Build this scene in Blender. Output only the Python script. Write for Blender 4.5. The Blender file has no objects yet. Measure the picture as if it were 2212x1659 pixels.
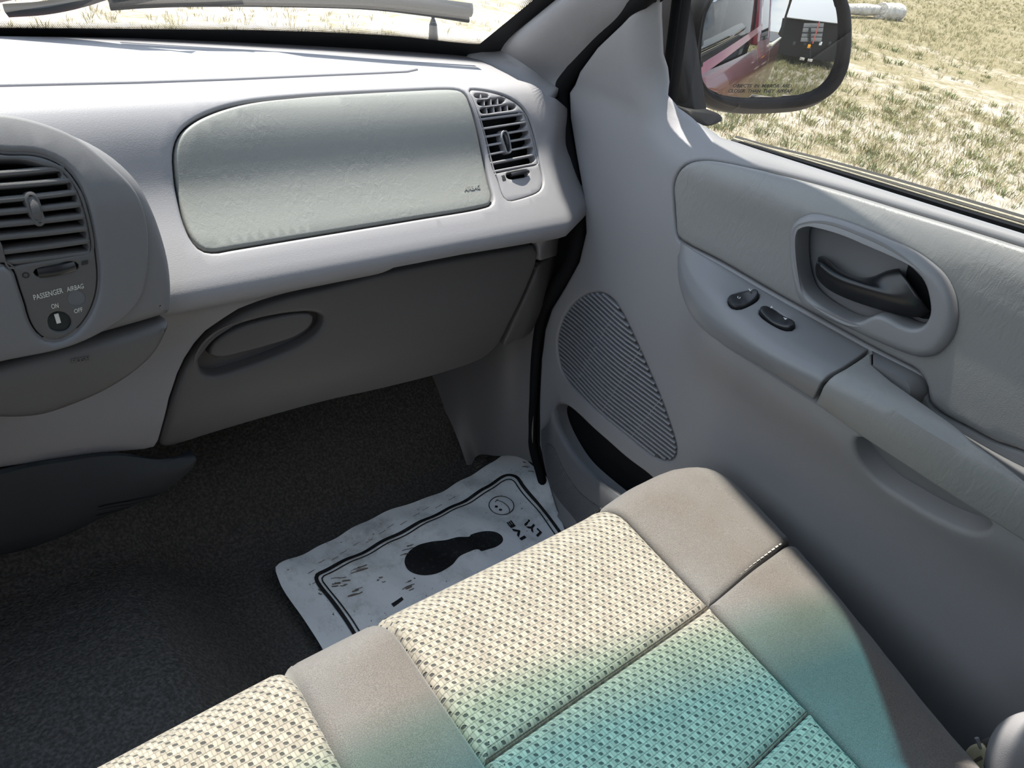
import bpy, bmesh, math, random
import numpy as np
from mathutils import Vector, Matrix
from mathutils.bvhtree import BVHTree
from mathutils.geometry import delaunay_2d_cdt

random.seed(7)
sc = bpy.context.scene
COL = sc.collection
ZO = 1.62                      # eye height above the ground; everything below is written relative to the eye

# ------------------------------------------------------------------ camera, sky, sun, exposure
FPX, CX, CY = 1600.0, 1106.0, 829.5
def _n(v):
    v = np.array(v, float); return v / np.linalg.norm(v)
AX = _n((2094, -710, 1600))
AY = np.array((-1722, -1473, 1600.0)); AY = _n(AY - AX * (AY @ AX))
AZ = np.cross(AX, AY)
ROT = np.array([AX, AY, AZ])   # world <- camera(right, down, forward)
cam = bpy.data.cameras.new('camera'); camo = bpy.data.objects.new('camera', cam); COL.objects.link(camo)
r_, d_, f_ = ROT[:, 0], ROT[:, 1], ROT[:, 2]
camo.matrix_world = Matrix(((r_[0], -d_[0], -f_[0], 0), (r_[1], -d_[1], -f_[1], 0), (r_[2], -d_[2], -f_[2], 0), (0, 0, 0, 1)))
camo.location = (0, 0, ZO)
cam.sensor_width = 36.0; cam.lens = 36.0 * FPX / 2212.0; cam.clip_start = 0.01; cam.clip_end = 500
sc.camera = camo

SUN_STRENGTH, SKY_STRENGTH, EXPOSURE = 9.0, 1.75, 0.62
SUNDIR = Vector((0.06, -0.41, -1.0)).normalized()
sl = bpy.data.lights.new('sun', 'SUN'); sl.energy = SUN_STRENGTH; sl.angle = math.radians(0.55); sl.color = (1, 0.945, 0.86)
so = bpy.data.objects.new('sun', sl); COL.objects.link(so)
so.rotation_euler = SUNDIR.to_track_quat('-Z', 'Y').to_euler(); so.location = (0, 3, 8)

w = bpy.data.worlds.new('sky'); sc.world = w; w.use_nodes = True
nt = w.node_tree; nt.nodes.clear()
def wn(t, **k):
    n = nt.nodes.new(t)
    for a, b in k.items(): setattr(n, a, b)
    return n
wo = wn('ShaderNodeOutputWorld'); bg = wn('ShaderNodeBackground'); tc = wn('ShaderNodeTexCoord')
sep = wn('ShaderNodeSeparateXYZ'); nt.links.new(tc.outputs['Generated'], sep.inputs[0])
rmp = wn('ShaderNodeValToRGB'); nt.links.new(sep.outputs['Z'], rmp.inputs[0])
rmp.color_ramp.elements[0].position = 0.0; rmp.color_ramp.elements[0].color = (0.62, 0.72, 0.84, 1)
rmp.color_ramp.elements[1].position = 0.7; rmp.color_ramp.elements[1].color = (0.20, 0.36, 0.66, 1)
mp = wn('ShaderNodeMapping'); mp.inputs['Scale'].default_value = (1.6, 1.6, 4.2); nt.links.new(tc.outputs['Generated'], mp.inputs[0])
nz = wn('ShaderNodeTexNoise'); nz.inputs['Scale'].default_value = 2.1; nz.inputs['Detail'].default_value = 7; nz.inputs['Roughness'].default_value = 0.6
nt.links.new(mp.outputs[0], nz.inputs['Vector'])
cr = wn('ShaderNodeValToRGB'); cr.color_ramp.elements[0].position = 0.42; cr.color_ramp.elements[1].position = 0.66
nt.links.new(nz.outputs['Fac'], cr.inputs[0])
mx = wn('ShaderNodeMixRGB'); mx.inputs[2].default_value = (1.0, 1.0, 1.0, 1)
nt.links.new(cr.outputs[0], mx.inputs[0]); nt.links.new(rmp.outputs[0], mx.inputs[1])
nt.links.new(mx.outputs[0], bg.inputs['Color']); bg.inputs['Strength'].default_value = SKY_STRENGTH
nt.links.new(bg.outputs[0], wo.inputs[0])

vs = sc.view_settings
vs.view_transform = 'Standard'; vs.look = 'None'; vs.gamma = 1.0; vs.use_curve_mapping = False; vs.exposure = EXPOSURE

# ------------------------------------------------------------------ helpers: rays, surfaces, patches
def ray(px, py): return ROT @ np.array((px - CX, py - CY, FPX))
def atx(px, py, x): v = ray(px, py); return v * (x / v[0])
def aty(px, py, y): v = ray(px, py); return v * (y / v[1])
def atz(px, py, z): v = ray(px, py); return v * (z / v[2])
def sst(a, b, x):
    t = min(1, max(0, (x - a) / (b - a))); return t * t * (3 - 2 * t)

def catmull(P, n, closed=False):
    """n points evenly spread along a Catmull-Rom curve through P"""
    P = np.array(P, float)
    m = len(P)
    seg = m if closed else m - 1
    out = []
    for i in range(seg):
        p1, p2 = P[i % m], P[(i + 1) % m]
        p0 = P[(i - 1) % m] if (closed or i > 0) else 2 * p1 - p2
        p3 = P[(i + 2) % m] if (closed or i + 2 < m) else 2 * p2 - p1
        # centripetal form
        d01, d12, d23 = (max(np.linalg.norm(b - a) ** 0.5, 1e-6) for a, b in ((p0, p1), (p1, p2), (p2, p3)))
        m1 = (p2 - p1) + d12 * ((p1 - p0) / d01 - (p2 - p0) / (d01 + d12))
        m2 = (p2 - p1) + d12 * ((p3 - p2) / d23 - (p3 - p1) / (d12 + d23))
        for t in np.linspace(0, 1, 12, endpoint=False):
            t2, t3 = t * t, t * t * t
            out.append((2 * t3 - 3 * t2 + 1) * p1 + (t3 - 2 * t2 + t) * m1 + (-2 * t3 + 3 * t2) * p2 + (t3 - t2) * m2)
    out.append(P[0] if closed else P[-1])
    out = np.array(out)
    L = np.concatenate([[0], np.cumsum(np.linalg.norm(np.diff(out, axis=0), axis=1))])
    s = np.linspace(0, L[-1], n + 1)[:-1] if closed else np.linspace(0, L[-1], n)
    return np.stack([np.interp(s, L, out[:, k]) for k in range(out.shape[1])], axis=1)

class Surf:
    """parametric surface p(u,v) facing the eye side, with pixel -> (u,v) lookup"""
    def __init__(self, fn, u0, u1, v0, v1, nu=60, nv=60, sgn=None):
        self.fn = fn
        us, vv = np.linspace(u0, u1, nu), np.linspace(v0, v1, nv)
        V = [Vector(fn(u, v)) for v in vv for u in us]
        UV = [(u, v) for v in vv for u in us]
        F = []
        for j in range(nv - 1):
            for i in range(nu - 1):
                a = j * nu + i
                F += [(a, a + 1, a + nu + 1), (a, a + nu + 1, a + nu)]
        self.V, self.UV, self.F = V, UV, F
        self.bvh = BVHTree.FromPolygons(V, F)
        self.sg = 1.0
        um, vm = (u0 + u1) / 2, (v0 + v1) / 2
        n = self.n(um, vm); p = self.p(um, vm)
        if sgn is None: self.sg = 1.0 if n.dot(-p) > 0 else -1.0
        else: self.sg = sgn
    def p(self, u, v): return Vector(self.fn(u, v))
    def n(self, u, v):
        e = 1e-3
        a = self.p(u + e, v) - self.p(u - e, v); b = self.p(u, v + e) - self.p(u, v - e)
        c = a.cross(b)
        return c.normalized() * self.sg if c.length > 1e-14 else Vector((0, 0, 1))
    def at(self, px, py):
        d = Vector(ray(px, py)).normalized()
        loc, nn, idx, dist = self.bvh.ray_cast(Vector((0, 0, 0)), d)
        if loc is None:
            loc, nn, idx, dist = None, None, None, None
            best = None
            # nearest by marching along the ray
            for k in range(1, 60):
                q = d * (0.05 * k); l2, n2, i2, d2 = self.bvh.find_nearest(q)
                if best is None or d2 < best[0]: best = (d2, l2, i2)
            loc, idx = best[1], best[2]
        f = self.F[idx]; A, B, C = (self.V[i] for i in f)
        v0, v1, v2 = B - A, C - A, loc - A
        d00, d01, d11, d20, d21 = v0.dot(v0), v0.dot(v1), v1.dot(v1), v2.dot(v0), v2.dot(v1)
        den = d00 * d11 - d01 * d01 or 1e-12
        b = (d11 * d20 - d01 * d21) / den; c = (d00 * d21 - d01 * d20) / den
        (ua, va), (ub, vb), (uc, vc) = (self.UV[i] for i in f)
        return (ua + b * (ub - ua) + c * (uc - ua), va + b * (vb - va) + c * (vc - va))
    def path(self, pts): return [self.at(*q) for q in pts]

def loft_surf(curves, nu=40, nv=24, sgn=None):
    """surface through a list of 3-D curves; u, v in metres"""
    rows = [catmull(c, nu) for c in curves]
    cols = [catmull([r[i] for r in rows], nv) for i in range(nu)]
    G = np.array(cols)                      # nu x nv x 3
    Lu = np.linalg.norm(np.diff(G[:, nv // 2], axis=0), axis=1).sum(); Lv = np.linalg.norm(np.diff(G[nu // 2], axis=0), axis=1).sum()
    def fn(u, v):
        a = min(max(u / Lu, 0), 1) * (nu - 1); b = min(max(v / Lv, 0), 1) * (nv - 1)
        ex = (u / Lu - min(max(u / Lu, 0), 1)) * Lu; ey = (v / Lv - min(max(v / Lv, 0), 1)) * Lv
        i, j = min(int(a), nu - 2), min(int(b), nv - 2); s, t = a - i, b - j
        p = (G[i, j] * (1 - s) + G[i + 1, j] * s) * (1 - t) + (G[i, j + 1] * (1 - s) + G[i + 1, j + 1] * s) * t
        if ex: q = G[i + 1, j] - G[i, j]; p = p + q / max(np.linalg.norm(q), 1e-9) * ex
        if ey: q = G[i, j + 1] - G[i, j]; p = p + q / max(np.linalg.norm(q), 1e-9) * ey
        return p
    S = Surf(fn, 0, Lu, 0, Lv, nu, nv, sgn); S.Lu, S.Lv = Lu, Lv
    return S

def inside(poly, pts):
    x, y = pts[:, 0], pts[:, 1]; r = np.zeros(len(pts), bool)
    a = poly; b = np.roll(poly, -1, axis=0)
    for (x1, y1), (x2, y2) in zip(a, b):
        if y1 == y2: continue
        c = ((y1 > y) != (y2 > y)) & (x < (x2 - x1) * (y - y1) / (y2 - y1) + x1)
        r ^= c
    return r
def area2(p): return np.sum(p[:, 0] * np.roll(p[:, 1], -1) - np.roll(p[:, 0], -1) * p[:, 1])
def loop(uv, step, smooth=True):
    uv = np.array(uv, float)
    if smooth: q = catmull(uv, 200, True)
    else:
        q = np.concatenate([uv, uv[:1]])
        L = np.concatenate([[0], np.cumsum(np.linalg.norm(np.diff(q, axis=0), axis=1))]); s = np.linspace(0, L[-1], 401)[:-1]
        return np.concatenate([np.array([[np.interp(t, L, q[:, k]) for k in range(2)] for t in np.sort(np.concatenate([L[i] + np.linspace(0, 1, max(2, int((L[i + 1] - L[i]) / step) + 1), endpoint=False) * (L[i + 1] - L[i]) for i in range(len(L) - 1)]))])])
    per = np.linalg.norm(np.diff(np.concatenate([q, q[:1]]), axis=0), axis=1).sum()
    return catmull(uv, max(10, int(per / step)), True)

def mesh_obj(name, V, F, mat=None, parent=None, UV=None, smooth=True, sharp=38):
    me = bpy.data.meshes.new(name)
    if parent is not None:
        o3 = parent_world(parent); V = [(v[0] - o3[0], v[1] - o3[1], v[2] - o3[2]) for v in V]
    me.from_pydata([tuple(map(float, v)) for v in V], [], [tuple(f) for f in F]); 
    if UV is not None:
        ul = me.uv_layers.new(name='UVMap')
        li = np.zeros(len(me.loops), int); me.loops.foreach_get('vertex_index', li)
        ul.data.foreach_set('uv', np.array(UV, float)[li].ravel())
    if smooth:
        bm = bmesh.new(); bm.from_mesh(me); bmesh.ops.recalc_face_normals(bm, faces=bm.faces[:]); bm.to_mesh(me); bm.free()
        me.shade_smooth(); me.set_sharp_from_angle(angle=math.radians(sharp))
    if mat: me.materials.append(mat)
    me.update()
    ob = bpy.data.objects.new(name, me); COL.objects.link(ob)
    if parent is not None: ob.parent = parent
    return ob
def parent_world(p):
    v = Vector((0, 0, 0))
    while p is not None: v += p.location; p = p.parent
    return v

def patch(name, S, outer, holes=(), off=0.0, roll=0.003, depth=0.012, step=0.012, rings=3, mat=None, parent=None, h=None, edge=None, rollh=None, smooth=True, sharp=38):
    edge = edge or min(step, 0.008)
    loops = []
    for k, lp in enumerate([outer] + list(holes)):
        q = loop(lp, edge, smooth if k == 0 else True)
        if (area2(q) > 0) != (k == 0): q = q[::-1]
        loops.append(q)
    V, UV, F = [], [], []
    def add(u, v, hh):
        hh += off + (h(u, v) if h else 0)
        V.append(S.p(u, v) + S.n(u, v) * hh); UV.append((u, v)); return len(V) - 1
    inner = []
    for k, q in enumerate(loops):
        t = np.roll(q, -1, 0) - np.roll(q, 1, 0); t /= np.maximum(np.linalg.norm(t, axis=1), 1e-9)[:, None]
        nn = np.stack([-t[:, 1], t[:, 0]], 1)
        rr = rollh[k] if rollh else roll
        prev = None; m = len(q)
        levels = [(0, -max(depth, rr))] + [(rr * (1 - math.cos(a)), rr * math.sin(a) - rr) for a in np.linspace(0, math.pi / 2, rings + 1)]
        for ins, hh in levels:
            pp = q + nn * ins
            idx = [add(pp[i, 0], pp[i, 1], hh) for i in range(m)]
            if prev:
                for i in range(m):
                    j = (i + 1) % m; F.append((prev[i], prev[j], idx[j], idx[i]))
            prev = idx
        inner.append((pp, prev))
    bb0, bb1 = loops[0].min(0), loops[0].max(0)
    gx, gy = np.meshgrid(np.arange(bb0[0], bb1[0], step), np.arange(bb0[1], bb1[1], step * 0.87))
    gx[1::2] += step / 2
    G = np.stack([gx.ravel(), gy.ravel()], 1)
    ok = inside(inner[0][0], G)
    for pp, _ in inner[1:]: ok &= ~inside(pp, G)
    allb = np.concatenate([p for p, _ in inner])
    G = G[ok]
    if len(G):
        dm = np.full(len(G), 9e9)
        for i in range(0, len(allb), 200):
            dd = np.linalg.norm(G[:, None] - allb[None, i:i + 200], axis=2).min(1); dm = np.minimum(dm, dd)
        G = G[dm > 0.45 * min(step, edge * 1.2)]
    pts, gidx, edges = [], [], []
    for pp, idx in inner:
        b0 = len(pts); m = len(idx)
        pts += [Vector(p) for p in pp]; gidx += idx
        edges += [(b0 + i, b0 + (i + 1) % m) for i in range(m)]
    for g in G:
        pts.append(Vector(g)); gidx.append(None)
    ov, oe, of, mv, me_, mf = delaunay_2d_cdt(pts, edges, [], 0, 1e-7)
    vid = []
    for k, orig in enumerate(mv):
        g = None
        for o in orig:
            if o < len(gidx) and gidx[o] is not None: g = gidx[o]; break
        vid.append(g)
    nb_in = len(ov)
    co = np.array([(v.x, v.y) for v in ov])
    fc = np.array([co[list(f)].mean(0) for f in of])
    keep = inside(inner[0][0], fc)
    for pp, _ in inner[1:]: keep &= ~inside(pp, fc)
    for f, kf in zip(of, keep):
        if not kf: continue
        if len(f) == 3 and all(vid[i] is not None and i < nb_in for i in f):
            a_, b_, c_ = (co[i] for i in f)
            if abs((b_[0] - a_[0]) * (c_[1] - a_[1]) - (b_[1] - a_[1]) * (c_[0] - a_[0])) < 0.03 * edge * edge: continue
        ids = []
        for i in f:
            if vid[i] is None: vid[i] = add(co[i, 0], co[i, 1], 0)
            ids.append(vid[i])
        F.append(tuple(ids))
    return mesh_obj(name, V, F, mat, parent, UV, True, sharp)

def sweep(name, path, prof, up=(0, 0, 1), mat=None, parent=None, closed=False, scale=None, caps=True, sharp=38):
    """sweep a 2-D profile (side, up) along a 3-D path"""
    P = np.array(path, float); n = len(P); m = len(prof); V, F = [], []
    for i in range(n):
        a = P[(i + 1) % n] if (closed or i + 1 < n) else P[i]; b = P[i - 1] if (closed or i > 0) else P[i]
        t = Vector(a - b).normalized(); u = Vector(up[i] if isinstance(up, list) else up)
        s = t.cross(u); s = s.normalized() if s.length > 1e-6 else Vector((1, 0, 0)); u = s.cross(t).normalized()
        k = 1 if scale is None else scale[i]
        kk = k if isinstance(k, (tuple, list)) else (k, k)
        for (x, y) in prof: V.append(Vector(P[i]) + s * x * kk[0] + u * y * kk[1])
    for i in range(n if closed else n - 1):
        for j in range(m):
            a, b = i * m + j, i * m + (j + 1) % m; c = ((i + 1) % n) * m
            F.append((a, b, c + (j + 1) % m, c + j))
    if caps and not closed: F += [tuple(range(m))[::-1], tuple(range((n - 1) * m, n * m))]
    return mesh_obj(name, V, F, mat, parent, None, True, sharp)
def circ(r, n=10, sx=1.0, sy=1.0): return [(r * sx * math.cos(2 * math.pi * i / n), r * sy * math.sin(2 * math.pi * i / n)) for i in range(n)]
def rrect(w, h, r=0.3, n=3):
    r = r * min(w, h); out = []
    for cx, cy, a0 in ((w / 2 - r, h / 2 - r, 0), (-w / 2 + r, h / 2 - r, 90), (-w / 2 + r, -h / 2 + r, 180), (w / 2 - r, -h / 2 + r, 270)):
        for k in range(n + 1):
            a = math.radians(a0 + 90 * k / n); out.append((cx + r * math.cos(a), cy + r * math.sin(a)))
    return out
def grid_obj(name, S, u0, u1, v0, v1, nu, nv, mat=None, parent=None, off=0.0, h=None):
    V, UV, F = [], [], []
    for j in range(nv):
        for i in range(nu):
            u, v = u0 + (u1 - u0) * i / (nu - 1), v0 + (v1 - v0) * j / (nv - 1)
            V.append(S.p(u, v) + S.n(u, v) * (off + (h(u, v) if h else 0)) if (off or h) else S.p(u, v)); UV.append((u, v))
    for j in range(nv - 1):
        for i in range(nu - 1):
            a = j * nu + i; F.append((a, a + 1, a + nu + 1, a + nu))
    return mesh_obj(name, V, F, mat, parent, UV)
def box(name, lo, hi, mat=None, parent=None, bev=0.004, rot=None):
    bm = bmesh.new(); bmesh.ops.create_cube(bm, size=1)
    for v in bm.verts: v.co = Vector((lo[k] + (v.co[k] + .5) * (hi[k] - lo[k]) for k in range(3)))
    if bev: bmesh.ops.bevel(bm, geom=bm.edges[:], offset=bev, segments=2, affect='EDGES', profile=.5)
    V = [v.co.copy() for v in bm.verts]; F = [[v.index for v in f.verts] for f in bm.faces]; bm.free()
    if rot: V = [rot @ v for v in V]
    return mesh_obj(name, V, F, mat, parent)
def hull(name, V, mat=None, parent=None, bev=0.0):
    bm = bmesh.new()
    for v in V: bm.verts.new(v)
    bmesh.ops.convex_hull(bm, input=bm.verts[:])
    for v in [v for v in bm.verts if not v.link_faces]: bm.verts.remove(v)
    if bev: bmesh.ops.bevel(bm, geom=bm.edges[:], offset=bev, segments=2, affect='EDGES', profile=.5)
    bm.verts.index_update()
    V = [v.co.copy() for v in bm.verts]; F = [[v.index for v in f.verts] for f in bm.faces]; bm.free()
    return mesh_obj(name, V, F, mat, parent)
def ribbon(name, S, uvs, width, mat, parent, off=0.0006, closed=False, n=None):
    q = np.array(uvs, float); n = n or max(8, int(np.linalg.norm(np.diff(q, axis=0), axis=1).sum() / 0.006))
    q = catmull(q, n, closed)
    t = (np.roll(q, -1, 0) - np.roll(q, 1, 0)) if closed else np.gradient(q, axis=0)
    t /= np.maximum(np.linalg.norm(t, axis=1), 1e-9)[:, None]; nn = np.stack([-t[:, 1], t[:, 0]], 1)
    V, F, m = [], [], len(q)
    for i in range(m):
        for s in (-.5, .5):
            u, v = q[i] + nn[i] * s * width; V.append(S.p(u, v) + S.n(u, v) * off)
    for i in range(m if closed else m - 1):
        a, b = 2 * i, 2 * ((i + 1) % m); F.append((a, a + 1, b + 1, b))
    return mesh_obj(name, V, F, mat, parent)
def text(name, s, S, p0, p1, pup, mat, parent, off=0.0006, ext=0.0, bold=0.0, shear=0.0, space=1.0):
    """flat lettering laid on surface S: baseline from pixel p0 to p1, cap height reaching pixel pup (above p0)"""
    cu = bpy.data.curves.new('lettering', 'FONT'); cu.body = s; cu.resolution_u = 3; cu.offset = bold; cu.shear = shear; cu.space_character = space
    if ext: cu.extrude = 0.5
    to = bpy.data.objects.new('tmp', cu); COL.objects.link(to)
    dg = bpy.context.evaluated_depsgraph_get(); me = bpy.data.meshes.new_from_object(to.evaluated_get(dg))
    V0 = [v.co.copy() for v in me.vertices]; F0 = [tuple(p.vertices) for p in me.polygons]
    bpy.data.objects.remove(to); bpy.data.meshes.remove(me); bpy.data.curves.remove(cu)
    xs = [v.x for v in V0]; ys = [v.y for v in V0]; x0, x1 = min(xs), max(xs); y0, y1 = 0.0, max(ys)
    a, b, c = (np.array(S.at(*q)) for q in (p0, p1, pup))
    V = []
    for v in V0:
        q = a + (b - a) * (v.x - x0) / (x1 - x0) + (c - a) * (v.y - y0) / (y1 - y0)
        V.append(S.p(*q) + S.n(*q) * (off + (v.z + 0.5) * ext))
    return mesh_obj(name, V, F0, mat, parent, None, False)

def tag(o, label, cat=None, group=None, kind=None):
    o['label'] = label
    if cat: o['category'] = cat
    if group: o['group'] = group
    if kind: o['kind'] = kind
    return o
def thing(name, label, cat, loc=(0, 0, 0), group=None, kind='thing'):
    o = bpy.data.objects.new(name, None); COL.objects.link(o); o.location = loc; o.empty_display_size = .05
    return tag(o, label, cat, group, kind)

# ------------------------------------------------------------------ materials
def M(name, col, rough=0.55, spec=0.4, bump=(), metal=0.0, var=None, coat=0.0, sheen=0.0):
    m = bpy.data.materials.new(name); m.use_nodes = True; t = m.node_tree; b = t.nodes['Principled BSDF']
    b.inputs['Base Color'].default_value = (*col, 1); b.inputs['Roughness'].default_value = rough
    b.inputs['Specular IOR Level'].default_value = spec; b.inputs['Metallic'].default_value = metal
    b.inputs['Coat Weight'].default_value = coat; b.inputs['Sheen Weight'].default_value = sheen
    tc = t.nodes.new('ShaderNodeTexCoord')
    last = None
    for (scale, strength, dist, detail) in bump:
        nz = t.nodes.new('ShaderNodeTexNoise'); nz.inputs['Scale'].default_value = scale; nz.inputs['Detail'].default_value = detail
        t.links.new(tc.outputs['Object'], nz.inputs['Vector'])
        bp = t.nodes.new('ShaderNodeBump'); bp.inputs['Strength'].default_value = strength; bp.inputs['Distance'].default_value = dist
        t.links.new(nz.outputs['Fac'], bp.inputs['Height'])
        if last: t.links.new(last.outputs[0], bp.inputs['Normal'])
        last = bp
    if last: t.links.new(last.outputs[0], b.inputs['Normal'])
    if var:
        scale, lo, hi, col2 = var
        nz = t.nodes.new('ShaderNodeTexNoise'); nz.inputs['Scale'].default_value = scale; nz.inputs['Detail'].default_value = 5
        t.links.new(tc.outputs['Object'], nz.inputs['Vector'])
        r = t.nodes.new('ShaderNodeValToRGB'); r.color_ramp.elements[0].position = lo; r.color_ramp.elements[1].position = hi
        r.color_ramp.elements[0].color = (*col, 1); r.color_ramp.elements[1].color = (*col2, 1)
        t.links.new(nz.outputs['Fac'], r.inputs[0]); t.links.new(r.outputs[0], b.inputs['Base Color'])
    return m
def leather(name, col, rough=0.5, wr=0.5, spec=0.45):
    """soft vinyl: fine pores plus stretched wrinkles"""
    m = M(name, col, rough, spec); t = m.node_tree; b = t.nodes['Principled BSDF']
    tc = t.nodes.new('ShaderNodeTexCoord')
    vo = t.nodes.new('ShaderNodeTexVoronoi'); vo.inputs['Scale'].default_value = 1000; t.links.new(tc.outputs['Object'], vo.inputs['Vector'])
    b1 = t.nodes.new('ShaderNodeBump'); b1.inputs['Strength'].default_value = 0.16; b1.inputs['Distance'].default_value = 0.0005
    t.links.new(vo.outputs['Distance'], b1.inputs['Height'])
    mp = t.nodes.new('ShaderNodeMapping'); mp.inputs['Scale'].default_value = (1.0, 1.0, 0.35); t.links.new(tc.outputs['Object'], mp.inputs['Vector'])
    n1 = t.nodes.new('ShaderNodeTexNoise'); n1.inputs['Scale'].default_value = 150; n1.inputs['Detail'].default_value = 4; n1.inputs['Distortion'].default_value = 0.8
    t.links.new(mp.outputs[0], n1.inputs['Vector'])
    n2 = t.nodes.new('ShaderNodeTexNoise'); n2.inputs['Scale'].default_value = 9; n2.inputs['Detail'].default_value = 2; t.links.new(tc.outputs['Object'], n2.inputs['Vector'])
    r = t.nodes.new('ShaderNodeMapRange'); r.inputs['From Min'].default_value = 0.40; r.inputs['From Max'].default_value = 0.62
    r.inputs['To Min'].default_value = 0.15; r.inputs['To Max'].default_value = 1.0; t.links.new(n2.outputs['Fac'], r.inputs['Value'])
    mu = t.nodes.new('ShaderNodeMath'); mu.operation = 'MULTIPLY'; t.links.new(n1.outputs['Fac'], mu.inputs[0]); t.links.new(r.outputs[0], mu.inputs[1])
    b2 = t.nodes.new('ShaderNodeBump'); b2.inputs['Strength'].default_value = wr; b2.inputs['Distance'].default_value = 0.0015
    t.links.new(mu.outputs[0], b2.inputs['Height']); t.links.new(b1.outputs[0], b2.inputs['Normal']); t.links.new(b2.outputs[0], b.inputs['Normal'])
    return m

POD = M('stack_grey_plastic', (0.150, 0.144, 0.146), 0.56, 0.4, [(1100, 0.14, 0.0005, 2)])
GREY = M('grey_plastic', (0.25, 0.244, 0.25), 0.56, 0.4, [(900, 0.25, 0.0006, 2)])
GREYD = M('grey_dash_vinyl', (0.25, 0.24, 0.247), 0.52, 0.35, [(900, 0.24, 0.0006, 2)])
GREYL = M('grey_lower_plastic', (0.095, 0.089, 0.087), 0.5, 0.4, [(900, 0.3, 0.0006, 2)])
VINYL = leather('airbag_vinyl', (0.21, 0.21, 0.194), 0.5, 0.45)
PADV = leather('door_pad_vinyl', (0.23, 0.226, 0.22), 0.42, 0.7, 0.5)
SMOOTHG = M('smooth_grey_plastic', (0.185, 0.183, 0.188), 0.36, 0.5, [(1200, 0.12, 0.0004, 1)])
BEZEL = M('handle_bezel_plastic', (0.225, 0.22, 0.225), 0.42, 0.5, [(1200, 0.15, 0.0004, 1)])
BLACK = M('black_plastic', (0.012, 0.012, 0.014), 0.32, 0.5)
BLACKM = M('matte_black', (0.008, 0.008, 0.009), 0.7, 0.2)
RUBBER = M('black_rubber', (0.008, 0.008, 0.009), 0.8, 0.12, [(300, 0.2, 0.001, 2)])
RUBBERD = M('dusty_belt_rubber', (0.016, 0.015, 0.014), 0.7, 0.3, [(200, 0.3, 0.001, 3)])
DUSTG = M('dusty_fuzz', (0.45, 0.40, 0.30), 0.9, 0.1, [(300, 0.6, 0.002, 3)])
CARPET = M('charcoal_carpet', (0.062, 0.058, 0.054), 0.95, 0.1, [(260, 1.0, 0.004, 4), (60, 0.5, 0.006, 2)], var=(240, 0.4, 0.7, (0.125, 0.116, 0.107)))
DUCT = M('black_duct_plastic', (0.032, 0.036, 0.040), 0.6, 0.25, [(900, 0.2, 0.0005, 1)])
KICK = M('kick_panel_plastic', (0.15, 0.144, 0.142), 0.42, 0.45, [(900, 0.2, 0.0005, 1)])
SHELL = M('pocket_shell_plastic', (0.12, 0.122, 0.13), 0.5, 0.4, [(900, 0.25, 0.0005, 1)])
HEAD = M('headliner_cloth', (0.42, 0.41, 0.40), 0.9, 0.1, [(500, 0.3, 0.001, 2)])
WHITEI = M('white_lettering', (0.62, 0.60, 0.55), 0.6)
DARKI = M('dark_lettering', (0.02, 0.02, 0.02), 0.6)
INK = M('black_print', (0.012, 0.012, 0.013), 0.55, 0.3, var=(160, 0.55, 0.8, (0.05, 0.05, 0.05)))
SCUFF = M('brown_scuff', (0.17, 0.14, 0.115), 0.8, 0.1)
MAROON = M('maroon_paint', (0.16, 0.012, 0.022), 0.22, 0.6, coat=0.6)
TAN = M('tan_paint', (0.30, 0.235, 0.15), 0.25, 0.6, coat=0.6)
CHROME = M('mirror_silver', (0.42, 0.435, 0.45), 0.0, 0.5, metal=1.0)
MIRBLK = M('mirror_housing_plastic', (0.006, 0.006, 0.007), 0.6, 0.18, [(900, 0.2, 0.0006, 2)], var=(14, 0.45, 0.75, (0.014, 0.0135, 0.013)))
BLADE = M('wiper_black', (0.007, 0.007, 0.008), 0.35, 0.5)
ARMW = M('wiper_arm_grey', (0.05, 0.055, 0.06), 0.45, 0.5)

def paper_mat():
    m = M('dirty_white_paper', (0.56, 0.56, 0.56), 0.75, 0.2, [(35, 0.35, 0.006, 3)]); t = m.node_tree; b = t.nodes['Principled BSDF']
    tc = t.nodes.new('ShaderNodeTexCoord')
    n = t.nodes.new('ShaderNodeTexNoise'); n.inputs['Scale'].default_value = 14; n.inputs['Detail'].default_value = 8; n.inputs['Roughness'].default_value = 0.75
    t.links.new(tc.outputs['Object'], n.inputs['Vector'])
    r = t.nodes.new('ShaderNodeValToRGB'); e = r.color_ramp.elements
    e[0].position = 0.28; e[0].color = (0.48, 0.47, 0.45, 1); e[1].position = 0.50; e[1].color = (0.80, 0.80, 0.80, 1)
    t.links.new(n.outputs['Fac'], r.inputs[0])
    n2 = t.nodes.new('ShaderNodeTexNoise'); n2.inputs['Scale'].default_value = 160; n2.inputs['Detail'].default_value = 3; t.links.new(tc.outputs['Object'], n2.inputs['Vector'])
    r2 = t.nodes.new('ShaderNodeValToRGB'); r2.color_ramp.elements[0].position = 0.70; r2.color_ramp.elements[1].position = 0.74
    t.links.new(n2.outputs['Fac'], r2.inputs[0])
    mx = t.nodes.new('ShaderNodeMixRGB'); mx.inputs[2].default_value = (0.12, 0.11, 0.10, 1); t.links.new(r2.outputs[0], mx.inputs[0]); t.links.new(r.outputs[0], mx.inputs[1])
    t.links.new(mx.outputs[0], b.inputs['Base Color']); return m
PAPER = paper_mat()

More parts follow.
